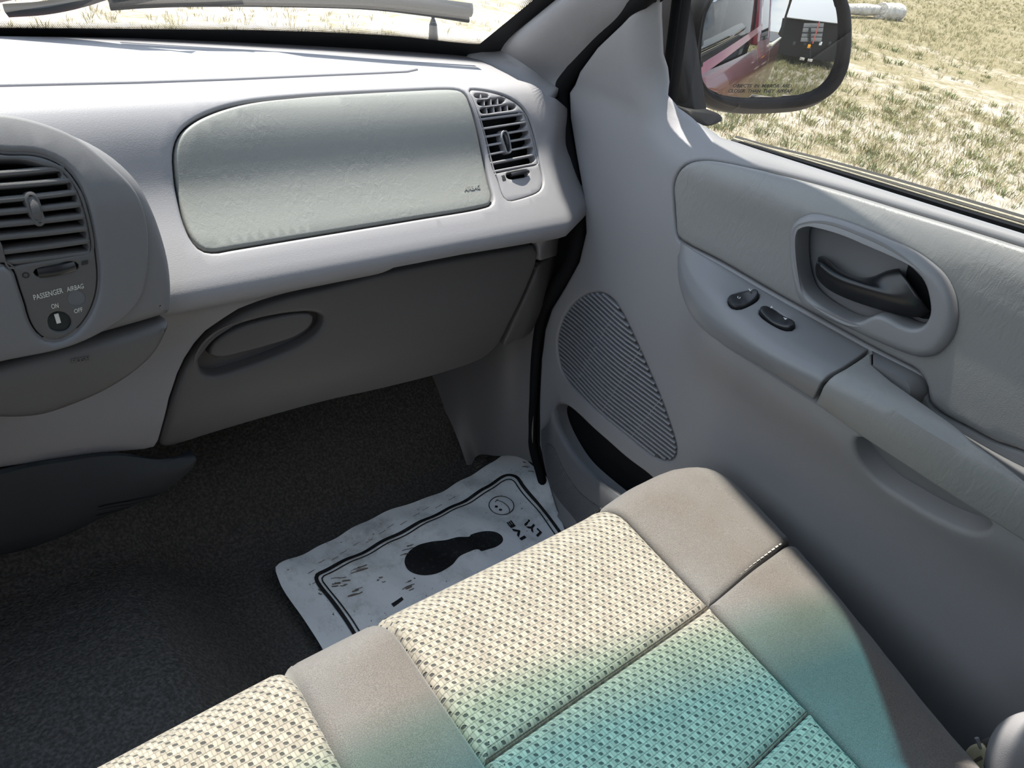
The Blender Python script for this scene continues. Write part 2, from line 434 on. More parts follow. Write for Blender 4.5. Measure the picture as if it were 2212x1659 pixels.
def math_node(t, op, a, b=None):
    n = t.nodes.new('ShaderNodeMath'); n.operation = op
    for i, x in enumerate((a, b)):
        if x is None: continue
        if isinstance(x, (int, float)): n.inputs[i].default_value = x
        else: t.links.new(x, n.inputs[i])
    return n.outputs[0]
def weave():
    """basket-weave upholstery: pale threads, staggered dark pits, metric UV"""
    m = M('basket_weave_fabric', (0.5, 0.46, 0.4), 0.9, 0.12, sheen=0.2); t = m.node_tree; b = t.nodes['Principled BSDF']
    tc = t.nodes.new('ShaderNodeTexCoord'); sp = t.nodes.new('ShaderNodeSeparateXYZ'); t.links.new(tc.outputs['UV'], sp.inputs[0])
    P, H = 0.0098, 0.0062
    nzz = t.nodes.new('ShaderNodeTexNoise'); nzz.inputs['Scale'].default_value = 110; t.links.new(tc.outputs['UV'], nzz.inputs['Vector'])
    wob = math_node(t, 'MULTIPLY', math_node(t, 'SUBTRACT', nzz.outputs['Fac'], 0.5), 0.35)
    u = math_node(t, 'ADD', math_node(t, 'DIVIDE', sp.outputs['X'], P), wob); v = math_node(t, 'DIVIDE', sp.outputs['Y'], H)
    row = math_node(t, 'FLOOR', v); par = math_node(t, 'MULTIPLY', row, 0.40)
    us = math_node(t, 'ADD', u, par)
    fu = math_node(t, 'SUBTRACT', math_node(t, 'FRACT', us), 0.5)
    fv = math_node(t, 'SUBTRACT', math_node(t, 'FRACT', v), 0.5)
    # pit: a small rounded lozenge left open between the strands
    a = math_node(t, 'ABSOLUTE', math_node(t, 'DIVIDE', math_node(t, 'ADD', fu, math_node(t, 'MULTIPLY', fv, 0.22)), 0.175)); c = math_node(t, 'ABSOLUTE', math_node(t, 'DIVIDE', fv, 0.28))
    d = math_node(t, 'ADD', math_node(t, 'POWER', a, 2.6), math_node(t, 'POWER', c, 2.6))
    pit = t.nodes.new('ShaderNodeMapRange'); pit.interpolation_type = 'SMOOTHSTEP'; pit.inputs['From Min'].default_value = 0.35; pit.inputs['From Max'].default_value = 1.25
    t.links.new(d, pit.inputs['Value'])
    # edges of the strands
    ln = math_node(t, 'ABSOLUTE', fv); tl = t.nodes.new('ShaderNodeMapRange'); tl.inputs['From Min'].default_value = 0.36; tl.inputs['From Max'].default_value = 0.5
    tl.inputs['To Min'].default_value = 1.0; tl.inputs['To Max'].default_value = 0.70; t.links.new(ln, tl.inputs['Value'])
    fine = math_node(t, 'ABSOLUTE', math_node(t, 'SUBTRACT', math_node(t, 'FRACT', math_node(t, 'MULTIPLY', us, 3.0)), 0.5))
    fl = t.nodes.new('ShaderNodeMapRange'); fl.inputs['From Min'].default_value = 0.34; fl.inputs['From Max'].default_value = 0.5; fl.inputs['To Min'].default_value = 1.0; fl.inputs['To Max'].default_value = 0.58
    t.links.new(fine, fl.inputs['Value'])
    mx = t.nodes.new('ShaderNodeMixRGB'); mx.inputs[1].default_value = (0.055, 0.054, 0.051, 1); mx.inputs[2].default_value = (0.265, 0.236, 0.195, 1)
    t.links.new(pit.outputs[0], mx.inputs[0])
    m2 = t.nodes.new('ShaderNodeMixRGB'); m2.blend_type = 'MULTIPLY'; m2.inputs[0].default_value = 1.0
    t.links.new(mx.outputs[0], m2.inputs[1])
    cb = t.nodes.new('ShaderNodeCombineXYZ'); wnz = t.nodes.new('ShaderNodeTexWhiteNoise'); wnz.noise_dimensions = '2D'; cbn = t.nodes.new('ShaderNodeCombineXYZ'); t.links.new(math_node(t, 'FLOOR', math_node(t, 'MULTIPLY', us, 3.0)), cbn.inputs[0]); t.links.new(row, cbn.inputs[1]); t.links.new(cbn.outputs[0], wnz.inputs['Vector'])
    vr = math_node(t, 'ADD', 0.80, math_node(t, 'MULTIPLY', wnz.outputs['Value'], 0.32)); pr = math_node(t, 'MULTIPLY', math_node(t, 'MULTIPLY', tl.outputs[0], fl.outputs[0]), vr)
    for k in range(3): t.links.new(pr, cb.inputs[k])
    t.links.new(cb.outputs[0], m2.inputs[2]); t.links.new(m2.outputs[0], b.inputs['Base Color'])
    bp = t.nodes.new('ShaderNodeBump'); bp.inputs['Strength'].default_value = 0.7; bp.inputs['Distance'].default_value = 0.0022
    t.links.new(math_node(t, 'MULTIPLY', pit.outputs[0], tl.outputs[0]), bp.inputs['Height']); t.links.new(bp.outputs[0], b.inputs['Normal'])
    return m
WEAVE = weave()
def velour():
    m = M('taupe_velour', (0.30, 0.27, 0.25), 0.95, 0.1, sheen=0.25); t = m.node_tree; b = t.nodes['Principled BSDF']
    tc = t.nodes.new('ShaderNodeTexCoord')
    n = t.nodes.new('ShaderNodeTexNoise'); n.inputs['Scale'].default_value = 7; n.inputs['Detail'].default_value = 4; t.links.new(tc.outputs['Object'], n.inputs['Vector'])
    r = t.nodes.new('ShaderNodeValToRGB'); e = r.color_ramp.elements; e[0].position = 0.35; e[0].color = (0.112, 0.098, 0.088, 1); e[1].position = 0.6; e[1].color = (0.128, 0.120, 0.115, 1)
    t.links.new(n.outputs['Fac'], r.inputs[0])
    mp = t.nodes.new('ShaderNodeMapping'); mp.inputs['Scale'].default_value = (1, 1, 1); mp.inputs['Rotation'].default_value = (0, 0, 0.5); t.links.new(tc.outputs['Object'], mp.inputs['Vector'])
    k = t.nodes.new('ShaderNodeTexNoise'); k.inputs['Scale'].default_value = 1150; k.inputs['Detail'].default_value = 1; t.links.new(mp.outputs[0], k.inputs['Vector'])
    r2 = t.nodes.new('ShaderNodeValToRGB'); r2.color_ramp.elements[0].position = 0.35; r2.color_ramp.elements[0].color = (0.72, 0.72, 0.73, 1); r2.color_ramp.elements[1].position = 0.65; r2.color_ramp.elements[1].color = (1.12, 1.1, 1.08, 1)
    t.links.new(k.outputs['Fac'], r2.inputs[0])
    m2 = t.nodes.new('ShaderNodeMixRGB'); m2.blend_type = 'MULTIPLY'; m2.inputs[0].default_value = 1; t.links.new(r.outputs[0], m2.inputs[1]); t.links.new(r2.outputs[0], m2.inputs[2])
    t.links.new(m2.outputs[0], b.inputs['Base Color'])
    bp = t.nodes.new('ShaderNodeBump'); bp.inputs['Strength'].default_value = 0.5; bp.inputs['Distance'].default_value = 0.001
    t.links.new(k.outputs['Fac'], bp.inputs['Height']); t.links.new(bp.outputs[0], b.inputs['Normal'])
    return m
VELOUR = velour()
def glass(name, band=False, veil=0.03, tint=(0.93, 0.96, 0.94)):
    m = bpy.data.materials.new(name); m.use_nodes = True; t = m.node_tree; t.nodes.clear()
    o = t.nodes.new('ShaderNodeOutputMaterial'); tr = t.nodes.new('ShaderNodeBsdfTransparent'); gl = t.nodes.new('ShaderNodeBsdfGlossy')
    gl.inputs['Roughness'].default_value = 0.0
    lw = t.nodes.new('ShaderNodeLayerWeight'); lw.inputs['Blend'].default_value = 0.5
    fr = math_node(t, 'ADD', 0.04, math_node(t, 'MULTIPLY', 0.85, math_node(t, 'POWER', lw.outputs['Facing'], 5.0)))
    mx = t.nodes.new('ShaderNodeMixShader'); t.links.new(fr, mx.inputs[0]); t.links.new(tr.outputs[0], mx.inputs[1]); t.links.new(gl.outputs[0], mx.inputs[2])
    di = t.nodes.new('ShaderNodeBsdfTranslucent'); di.inputs['Color'].default_value = (0.9, 0.88, 0.82, 1)
    m2 = t.nodes.new('ShaderNodeMixShader'); m2.inputs[0].default_value = veil; t.links.new(mx.outputs[0], m2.inputs[1]); t.links.new(di.outputs[0], m2.inputs[2])  # translucent veil added to brighten the view through the glass
    t.links.new(m2.outputs[0], o.inputs[0]); tr.inputs['Color'].default_value = (*tint, 1)
    if band:                                   # blue-green shade band moulded into the top of the windshield
        tc = t.nodes.new('ShaderNodeTexCoord'); sp = t.nodes.new('ShaderNodeSeparateXYZ'); t.links.new(tc.outputs['UV'], sp.inputs[0])
        r = t.nodes.new('ShaderNodeValToRGB'); e = r.color_ramp.elements
        e[0].position = 0.76; e[0].color = (*tint, 1); e[1].position = 0.865; e[1].color = (0.10, 0.38, 0.47, 1)
        a = e.new(0.80); a.color = (0.40, 0.62, 0.56, 1)
        t.links.new(math_node(t, 'ADD', sp.outputs['Y'], math_node(t, 'SUBTRACT', 0.045, math_node(t, 'MULTIPLY', 0.055, math_node(t, 'MULTIPLY', sp.outputs['X'], sp.outputs['X'])))), r.inputs[0]); t.links.new(r.outputs[0], tr.inputs['Color'])
    return m
WGLASS = glass('windshield_glass', True, 0.035)
SGLASS = glass('side_window_glass', False, 0.008, (0.76, 0.78, 0.76))
def frit_dots():
    m = bpy.data.materials.new('frit_dots'); m.use_nodes = True; t = m.node_tree; b = t.nodes['Principled BSDF']
    b.inputs['Base Color'].default_value = (0.01, 0.01, 0.011, 1); b.inputs['Roughness'].default_value = 0.4
    tc = t.nodes.new('ShaderNodeTexCoord'); sp = t.nodes.new('ShaderNodeSeparateXYZ'); t.links.new(tc.outputs['UV'], sp.inputs[0])
    P = 0.0021
    u = math_node(t, 'DIVIDE', sp.outputs['X'], P); v = math_node(t, 'MULTIPLY', sp.outputs['Y'], 8.0)
    row = math_node(t, 'FLOOR', v); par = math_node(t, 'MULTIPLY', math_node(t, 'FLOORED_MODULO', row, 2.0), 0.5)
    fu = math_node(t, 'SUBTRACT', math_node(t, 'FRACT', math_node(t, 'ADD', u, par)), 0.5); fv = math_node(t, 'SUBTRACT', math_node(t, 'FRACT', v), 0.5)
    d = math_node(t, 'SQRT', math_node(t, 'ADD', math_node(t, 'MULTIPLY', fu, fu), math_node(t, 'MULTIPLY', fv, fv)))
    rad = math_node(t, 'SUBTRACT', 0.56, math_node(t, 'MULTIPLY', sp.outputs['Y'], 0.42))
    al = math_node(t, 'LESS_THAN', d, rad); t.links.new(al, b.inputs['Alpha']); return m
FRIT = M('black_frit', (0.012, 0.012, 0.013), 0.45, 0.4)
FRITD = frit_dots()

# ------------------------------------------------------------------ setting: cab floor, toe board, tunnel
def floor_z(x, y):
    z = -0.975 + 0.85 * max(0, y - 0.80) * sst(0.78, 0.9, y)
    z += 0.10 * (1 - sst(0.10, 0.27, x)) * sst(1.1, 0.5, y) + 0.05 * (1 - sst(0.10, 0.27, x))
    return z
S_FLOOR = Surf(lambda u, v: (u, v, floor_z(u, v)), -0.9, 0.86, -1.0, 1.12, 70, 80)
fl = grid_obj('floor', S_FLOOR, -0.9, 0.86, -1.0, 1.12, 90, 100, CARPET)
tag(fl, 'charcoal carpeted cab floor with raised toe board and tunnel', kind='structure')

fw = hull('wall_front', [(x, y, z) for x in (-.92, .845) for (y, z) in ((1.145, -.30), (1.19, -.30), (1.10, -1.2), (1.17, -1.2))], BLACKM)
tag(fw, 'dark firewall behind the dashboard and toe board', kind='structure')
cw = hull('trim_5', [(x, y, z) for x in (-.92, .90) for (y, z) in ((1.06, -.285), (1.20, -.315), (1.06, -.305), (1.20, -.34))], BLACKM)
sw_ = hull('sun_blocker_side', [(x, y, z) for x in (.828, .93) for (y, z) in ((.84, -.31), (1.19, -.31), (.84, -1.0), (1.19, -1.0))], BLACKM)  # added blocker, keeps sun from leaking past the dash end
tag(sw_, 'unseen black block added behind the kick panel to stop sun leaks', kind='structure')
sh_ = hull('sun_blocker_shelf', [(x, y, z) for x in (.64, .93) for (y, z) in ((1.0, -.285), (1.19, -.30), (1.0, -.30), (1.19, -.32))], BLACKM)  # added blocker, keeps sun off the mat corner
tag(sh_, 'unseen black shelf added under the windshield pillar to block the sun', kind='structure')
tag(cw, 'black cowl strip at the foot of the windshield', kind='structure')
# ------------------------------------------------------------------ windshield
_q = catmull([(-.15, .803), (0, .80), (.3, .793), (.45, .768), (.55, .732), (.64, .706), (.75, .680), (.86, .645), (.94, .595), (1.0, .53)], 60); XRT, XRX = _q[:, 0], _q[:, 1]
def wind(u, t):
    xr = float(np.interp(t, XRT, XRX))
    x = u * xr
    return (x, 1.12 - 0.17 * (x / 0.8) ** 2 - 0.708 * t, -0.245 + 0.545 * t)
S_WIND = Surf(wind, -1.0, 1.03, -0.15, 1.0, 80, 60)
wsh = grid_obj('window_1', S_WIND, -1.0, 1.0, -0.06, 1.0, 40, 40, WGLASS)
tag(wsh, 'curved windshield with glare veil added in the glass and blue-green shade band along its top', kind='structure')
FRPX = [(-260, 52), (-100, 55), (0, 57), (300, 60), (600, 64), (860, 76), (960, 87), (1030, 93), (1062, 91), (1094, 80), (1118, 58), (1140, 25), (1158, -8)]
fin = [S_WIND.at(*q) for q in FRPX]
k1 = fin[-1]
fin += [(0.972, k1[1] + (0.98 - k1[1]) * k / 5) for k in range(1, 6)]
fin = catmull(fin, 150)
V, F = [], []
for i, (u, t) in enumerate(fin):
    pu, pt = (u, -0.10) if i < 88 else (1.03, t if i > 100 else -0.10 + (t + 0.10) * (i - 88) / 13)
    for (a, b) in ((u, t), (pu, pt)):
        V.append(S_WIND.p(a, b) + S_WIND.n(a, b) * 0.002)
for i in range(len(fin) - 1): F.append((2 * i, 2 * i + 1, 2 * i + 3, 2 * i + 2))
mesh_obj('frit_band', V, F, FRIT, wsh)
V, F, UV = [], [], []
s = 0.0; pts3 = [S_WIND.p(*q) for q in fin]
t2 = np.gradient(np.array([tuple(p) for p in pts3]), axis=0)
for i, q in enumerate(pts3):
    if i: s += (q - pts3[i - 1]).length
    n_ = S_WIND.n(*fin[i]); tv = Vector(t2[i]).normalized(); sd = n_.cross(tv)
    if sd.z < 0 and i < 70: sd = -sd
    if i >= 70 and sd.x > 0: sd = -sd
    for k in (0, 1):
        V.append(q + sd * 0.020 * k + n_ * 0.0022); UV.append((s, float(k)))
for i in range(len(pts3) - 1): F.append((2 * i, 2 * i + 1, 2 * i + 3, 2 * i + 2))
mesh_obj('frit_dot_border', V, F, FRITD, wsh, UV)

# ------------------------------------------------------------------ roof, A-pillar, back and left walls
def roof_fn(u, v):   # u across -1..1, v 0 front .. 1 back
    x = u * 0.70
    yf = 1.12 - 0.17 * (min(abs(x), 0.58) / 0.8) ** 2 - 0.708 - 0.10 * max(0, abs(x) - 0.56) / 0.18
    y = yf + (-1.15 - yf) * v
    return (x, y, 0.30 + 0.05 * (1 - u ** 4) * min(1, v * 4) + 0.0 * v)
S_ROOF = Surf(roof_fn, -1, 1, 0, 1, 40, 20)
V, F = [], []
ro = grid_obj('ceiling', S_ROOF, -1, 1, 0, 1, 40, 24, HEAD)
tag(ro, 'pale cloth headliner under the cab roof', kind='structure')
def shell(ob, th):
    m = ob.modifiers.new('solid', 'SOLIDIFY'); m.thickness = th; m.offset = 0
shell(ro, 0.03)

PILL_A = [S_WIND.p(0.985, t) for t in (-0.02, 0.0, 0.05, 0.15, 0.3, 0.5, 0.75, 1.0)]
PILL_A.insert(0, Vector(aty(1012, 118, 0.975)) + Vector((0, 0.01, -0.05))); PILL_A[1] = Vector(aty(1012, 118, 0.975)); PILL_A[2] = Vector(aty(1072, 114, 0.962))
SEALPX = [(1213, 190), (1240, 145), (1300, 75), (1380, 2)]
PB = [Vector(atx(*q, x)) for q, x in zip(SEALPX, (0.822, 0.818, 0.805, 0.785))]
PB = [Vector(aty(1190, 216, 0.815)) + Vector((0, 0.03, -0.05)), Vector(aty(1190, 216, 0.815))] + PB + [Vector((0.775, 0.56, 0.02)), Vector((0.755, 0.42, 0.17)), Vector((0.735, 0.30, 0.30))]
PW = [0, 0, .5, 1, 1, .7, .4, .3, .3]
mid = [(a * 0.6 + b * 0.4) + Vector((-0.034, -0.010, 0.016)) * PW[k] for k, (a, b) in enumerate(zip(PILL_A, PB))]
mid2 = [(a * 0.2 + b * 0.8) + Vector((-0.012, -0.006, 0.002)) * min(1, max(0, k - 1.5) / 2) for k, (a, b) in enumerate(zip(PILL_A, PB))]
S_PILL = loft_surf([[tuple(p) for p in c] for c in (PILL_A, mid, mid2, PB)], 50, 20)
ap = grid_obj('trim_1', S_PILL, 0, S_PILL.Lu, 0, S_PILL.Lv, 60, 24, GREY)
shell(ap, 0.012)
tag(ap, 'grey moulded windshield pillar trim beside the dashboard end', kind='structure')

# weatherstrip between dash and door
SEAL = [(1420, -30), (1385, -2), (1330, 44), (1278, 95), (1238, 148), (1212, 198), (1214, 250), (1228, 330), (1246, 430), (1250, 500), (1236, 560), (1206, 612), (1180, 656), (1165, 705), (1157, 770), (1152, 860), (1150, 960), (1166, 1020), (1190, 1110)]
sx = [0.77, 0.782, 0.80, 0.812, 0.82, 0.824, 0.824, 0.826, 0.828, 0.828, 0.826, 0.822, 0.820, 0.820, 0.820, 0.822, 0.824, 0.826, 0.83]
sp_ = catmull([atx(*q, x) for q, x in zip(SEAL, sx)], 120)
ws = sweep('trim_2', sp_, circ(0.0085, 10), (1, 0.2, 0.1), RUBBER, scale=[1.5 if i < 70 else 1.0 for i in range(120)])
tag(ws, 'black rubber door weatherstrip running between dashboard and door', kind='structure')
# dark body sheet behind the strip
pb = [(p[0] + 0.02, p[1] + 0.10, p[2]) for p in sp_]
V = [tuple(p + np.array((0.012, -0.004, 0))) for p in sp_] + [(p[0] + 0.012, p[1] + 0.13, p[2]) for p in sp_]
F = [(i, i + 1, 121 + i, 120 + i) for i in range(119)]
V = [tuple(p + np.array((0.012, -0.02, 0))) for p in sp_] + [(p[0] + 0.012, p[1] + 0.13, p[2]) for p in sp_]
tag(mesh_obj('trim_4', V, F, BLACKM), 'black painted body edge behind the weatherstrip', kind='structure')

# kick panel
kc = [[(0.70, 1.08, -0.70), (0.735, 0.99, -0.83), (0.742, 0.86, -0.92), (0.745, 0.80, -0.985)],
      [(0.755, 1.0, -0.60), tuple(atx(1000, 800, 0.765)), tuple(atx(1015, 900, 0.765)), tuple(atx(1030, 985, 0.77))],
      [(0.775, 0.90, -0.55), tuple(atx(1083, 750, 0.785)), tuple(atx(1082, 850, 0.785)), tuple(atx(1075, 985, 0.79))],
      [(0.80, 0.80, -0.55), tuple(atx(1120, 735, 0.803)), tuple(atx(1118, 850, 0.803)), tuple(atx(1112, 985, 0.805))],
      [(0.815, 0.78, -0.55), tuple(atx(1163, 705, 0.816)), tuple(atx(1154, 850, 0.818)), tuple(atx(1150, 1000, 0.82))]]
S_KICK = loft_surf(kc, 30, 30)
kp = grid_obj('trim_3', S_KICK, 0, S_KICK.Lu, 0, S_KICK.Lv, 36, 40, KICK)
tag(kp, 'dark grey kick panel at the far end of the footwell', kind='structure')

# ------------------------------------------------------------------ dashboard
PROF = [(1.14, -.272), (1.05, -.262), (1.0, -.257), (.95, -.254), (.90, -.252), (.86, -.250), (.83, -.2495), (.812, -.2505), (.801, -.255), (.791, -.265), (.783, -.276), (.7765, -.289), (.7715, -.301), (.7665, -.313), (.761, -.325), (.752, -.338), (.740, -.352), (.725, -.367), (.709, -.383), (.695, -.398), (.687, -.409), (.686, -.419), (.692, -.430), (.708, -.441), (.726, -.451), (.738, -.463), (.740, -.490), (.734, -.53), (.731, -.58), (.738, -.63), (.750, -.67), (.77, -.70)]
PR = catmull(PROF, 400)
PL = np.concatenate([[0], np.cumsum(np.linalg.norm(np.diff(PR, axis=0), axis=1))])
def dash_fn(u, v):
    y = float(np.interp(v, PL, PR[:, 0])); z = float(np.interp(v, PL, PR[:, 1]))
    if v > PL[-1]: z -= v - PL[-1]
    if v < 0: y -= v
    c = 0.783 if z > -.25 else (0.783 + (z + .25) / .13 * 0.038 if z > -.38 else (0.745 + (-.38 - z) / .08 * 0.012 if z > -.46 else 0.757))
    e = max(0.0, u - c)
    k = 0.55 * e if y < 0.83 else 0.0
    return (u, y + k * (0.4 if z > -.26 else 1.0), z - (0.25 * e if z > -.30 else 0.25 * e * max(0, 1 - (-.30 - z) / .05)))
S_DASH = Surf(dash_fn, -0.12, 0.88, 0.0, float(PL[-1]), 110, 200)
dash = thing('dashboard', 'grey moulded dashboard with airbag cover, glovebox and air vents', 'dashboard', (0.4, 0.75, -0.45))
def D(pts): return S_DASH.path(pts)
vtop = 0.012
AIRO = [(374, 335), (379, 308), (392, 283), (420, 259), (470, 236), (540, 217), (640, 205), (760, 197), (880, 191), (960, 188), (988, 190), (1005, 197), (1018, 222), (1032, 270), (1047, 340), (1060, 400), (1067, 432), (1062, 442), (1040, 450), (900, 474), (760, 497), (620, 520), (500, 540), (462, 546), (436, 541), (416, 522), (399, 487), (384, 430), (376, 380)]
VENTO = [(x / 5.927 + 1000, y / 5.927 + 170) for x, y in [(84, 150), (88, 128), (110, 118), (200, 124), (350, 150), (500, 195), (630, 255), (740, 335), (815, 430), (870, 550), (925, 740), (965, 920), (990, 1060), (1010, 1150), (1030, 1260), (1034, 1330), (1010, 1410), (950, 1460), (850, 1500), (700, 1545), (610, 1562), (555, 1545), (510, 1480), (450, 1290), (400, 1180), (310, 840), (210, 480), (130, 260)]]
bottom = [(1240, 541), (1203, 553), (1170, 563), (1166, 556), (1164, 536), (1158, 527), (1146, 526), (1000, 551), (850, 580), (700, 616), (620, 634), (560, 652), (516, 669), (478, 693), (445, 716), (420, 744), (400, 774), (384, 808), (366, 862), (352, 920), (343, 952), (334, 966), (312, 972), (200, 982), (0, 1012)]
bl = D(bottom)
outer = [(-0.10, vtop), (0.3, vtop), (0.6, vtop + 0.05), (0.70, vtop + 0.12)] + D([(1003, 112), (1060, 140), (1120, 172), (1180, 205)]) + [(0.835, S_DASH.at(1195, 215)[1] + .012), (0.85, 0.46), (0.85, bl[0][1] - 0.03)] + bl + [(-0.10, bl[-1][1] + 0.01)]
def groove(pts, k=1.0):
    return pts
pad = patch('dash_pad', S_DASH, outer, [D(AIRO), D(VENTO)], 0, 0.003, 0.02, 0.011, 3, GREYD, dash, edge=0.007, smooth=False, rollh=[0.003, 0.004, 0.003])
def shrink(pts, f=0.0, px=3.0):
    """move a closed pixel outline inwards by px pixels"""
    q = catmull(pts, 160, True)
    if area2(q) < 0: q = q[::-1]
    t = np.roll(q, -1, 0) - np.roll(q, 1, 0); t /= np.maximum(np.linalg.norm(t, axis=1), 1e-9)[:, None]
    return [tuple(p) for p in (q + np.stack([-t[:, 1], t[:, 0]], 1) * px)[::2]]
acov = patch('airbag_cover', S_DASH, D(shrink(AIRO, px=3.6)), [], 0.0, 0.004, 0.02, 0.012, 3, VINYL, dash, edge=0.006)
text('embossed_lettering', 'AIRBAG', S_DASH, (1003, 413), (1037, 408), (1001, 404), VINYL, acov, off=0.0002, ext=0.0008, bold=0.02)
# groove lines of the top panel
TOPL = [(-140, 190), (0, 188), (300, 181), (500, 174), (700, 165), (820, 160), (880, 157), (903, 152), (898, 147), (860, 143), (780, 138), (700, 134)]
tp = D(TOPL)
tl_ = [tp[0]] + tp[1:]
topo = tl_ + [(0.45, tl_[-1][1] - 0.05), (-0.10, tl_[-1][1] - 0.07)]
tpan = patch('top_panel', S_DASH, topo, [], 0.0030, 0.0026, 0.004, 0.014, 3, GREYD, dash, edge=0.006, smooth=False)

# glovebox
GBO = [(1157, 538), (1160, 550), (1156, 570), (1130, 632), (1100, 694), (1086, 726), (1072, 750), (1040, 777), (960, 806), (840, 838), (700, 870), (560, 908), (440, 944), (380, 963), (358, 967), (347, 963), (350, 945), (358, 915), (372, 866), (390, 814), (406, 781), (427, 752), (452, 724), (486, 701), (524, 679), (566, 662), (624, 645), (700, 627), (850, 592), (1000, 562), (1120, 540), (1145, 535)]
HND = [(430, 792), (428, 775), (440, 750), (470, 722), (520, 700), (580, 684), (640, 675), (680, 675), (697, 685), (693, 705), (672, 728), (630, 752), (570, 777), (510, 798), (465, 810), (440, 806)]
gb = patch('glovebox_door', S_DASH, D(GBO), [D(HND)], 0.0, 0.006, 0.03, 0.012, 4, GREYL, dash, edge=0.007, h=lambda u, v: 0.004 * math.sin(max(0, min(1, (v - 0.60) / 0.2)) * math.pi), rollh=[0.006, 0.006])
patch('handle_recess', S_DASH, D(shrink(HND, px=-3)), [], -0.017, 0.001, 0.002, 0.01, 1, GREYL, gb, h=lambda u, v: 0.0)
GH = [(455, 768), (458, 752), (482, 728), (530, 706), (590, 690), (650, 679), (676, 681), (680, 692), (670, 710), (640, 730), (580, 750), (520, 766), (478, 775)]
patch('handle', S_DASH, D(GH), [], -0.002, 0.004, 0.02, 0.008, 3, GREYL, gb, h=lambda u, v: 0.0)
EP = [(1171, 569), (1237, 550), (1222, 590), (1195, 632), (1180, 670), (1172, 708), (1150, 717), (1122, 736), (1088, 750), (1092, 738), (1112, 694), (1140, 634), (1163, 580)]
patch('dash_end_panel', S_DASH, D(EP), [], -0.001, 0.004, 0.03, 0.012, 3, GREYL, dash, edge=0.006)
# dark sheet added behind all gaps to block light
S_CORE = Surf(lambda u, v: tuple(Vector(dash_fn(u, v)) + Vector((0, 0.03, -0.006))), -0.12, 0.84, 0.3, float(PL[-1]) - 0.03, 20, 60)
grid_obj('dark_backing', S_CORE, -0.12, 0.80, 0.385, S_DASH.at(700, 845)[1], 30, 90, BLACKM, dash)

V = []
for (y, z) in ((1.05, -.268), (.83, -.256), (.76, -.266), (.60, -.38), (.58, -.47), (.66, -.66), (.80, -.72), (1.05, -.72)): V += [(-0.88, y, z), (-0.098, y, z)]
hull('driver_side_dash', V, GREYD, dash, 0.0)
# side vent
sv = patch('side_vent', S_DASH, D(shrink(VENTO, px=1.6)),
    [D([(x / 5.927 + 1000, y / 5.927 + 170) for x, y in q]) for q in (
        [(150, 200), (160, 175), (190, 168), (290, 176), (335, 190), (342, 212), (325, 230), (280, 235), (200, 236), (165, 225)],
        [(192, 292), (205, 265), (240, 253), (400, 238), (500, 230), (545, 240), (552, 268), (530, 295), (490, 310), (380, 325), (270, 336), (210, 325)],
        [(230, 400), (245, 370), (290, 357), (450, 335), (620, 318), (680, 325), (695, 350), (675, 380), (620, 395), (450, 420), (310, 442), (250, 435)],
        [(212, 488), (240, 482), (400, 462), (600, 440), (740, 425), (775, 430), (810, 470), (850, 580), (890, 700), (930, 860), (965, 1030), (972, 1075), (950, 1098), (800, 1130), (600, 1170), (420, 1205), (395, 1200), (375, 1130), (330, 960), (280, 760), (240, 600)],
        [(566, 1225), (580, 1200), (640, 1188), (760, 1165), (840, 1165), (862, 1185), (855, 1220), (820, 1245), (740, 1262), (640, 1278), (590, 1270), (568, 1250)])],
    -0.002, 0.0018, 0.012, 0.006, 2, GREYD, dash, edge=0.003)
def zp(ox, oy, k): return lambda x, y: S_DASH.at(x / k + ox, y / k + oy)
zv = zp(1000, 170, 5.927)
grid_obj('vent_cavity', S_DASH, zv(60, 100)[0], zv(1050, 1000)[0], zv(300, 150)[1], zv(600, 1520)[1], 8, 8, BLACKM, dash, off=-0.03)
def bar(name, S, uv0, uv1, w, d, mat, parent, off=-0.004, n=10, bow=0.0):
    pts, ups = [], []
    for i in range(n):
        t = i / (n - 1); u = uv0[0] + (uv1[0] - uv0[0]) * t; v = uv0[1] + (uv1[1] - uv0[1]) * t
        nn = S.n(u, v); pts.append(tuple(S.p(u, v) + nn * (off + bow * math.sin(math.pi * t)))); ups.append(tuple(nn))
    return sweep(name, pts, rrect(w, d, 0.45, 2), ups, mat, parent)
for (xa, ya), (xb, yb) in (((230, 645), (845, 548)), ((262, 752), (868, 648)), ((285, 862), (892, 752)), ((308, 975), (915, 858)), ((335, 1082), (945, 962)), ((370, 1185), (960, 1075)), ((212, 520), (800, 442))):
    bar('slat', S_DASH, zv(xa, ya), zv(xb, yb), 0.0032, 0.014, GREYD, sv, off=-0.0095)
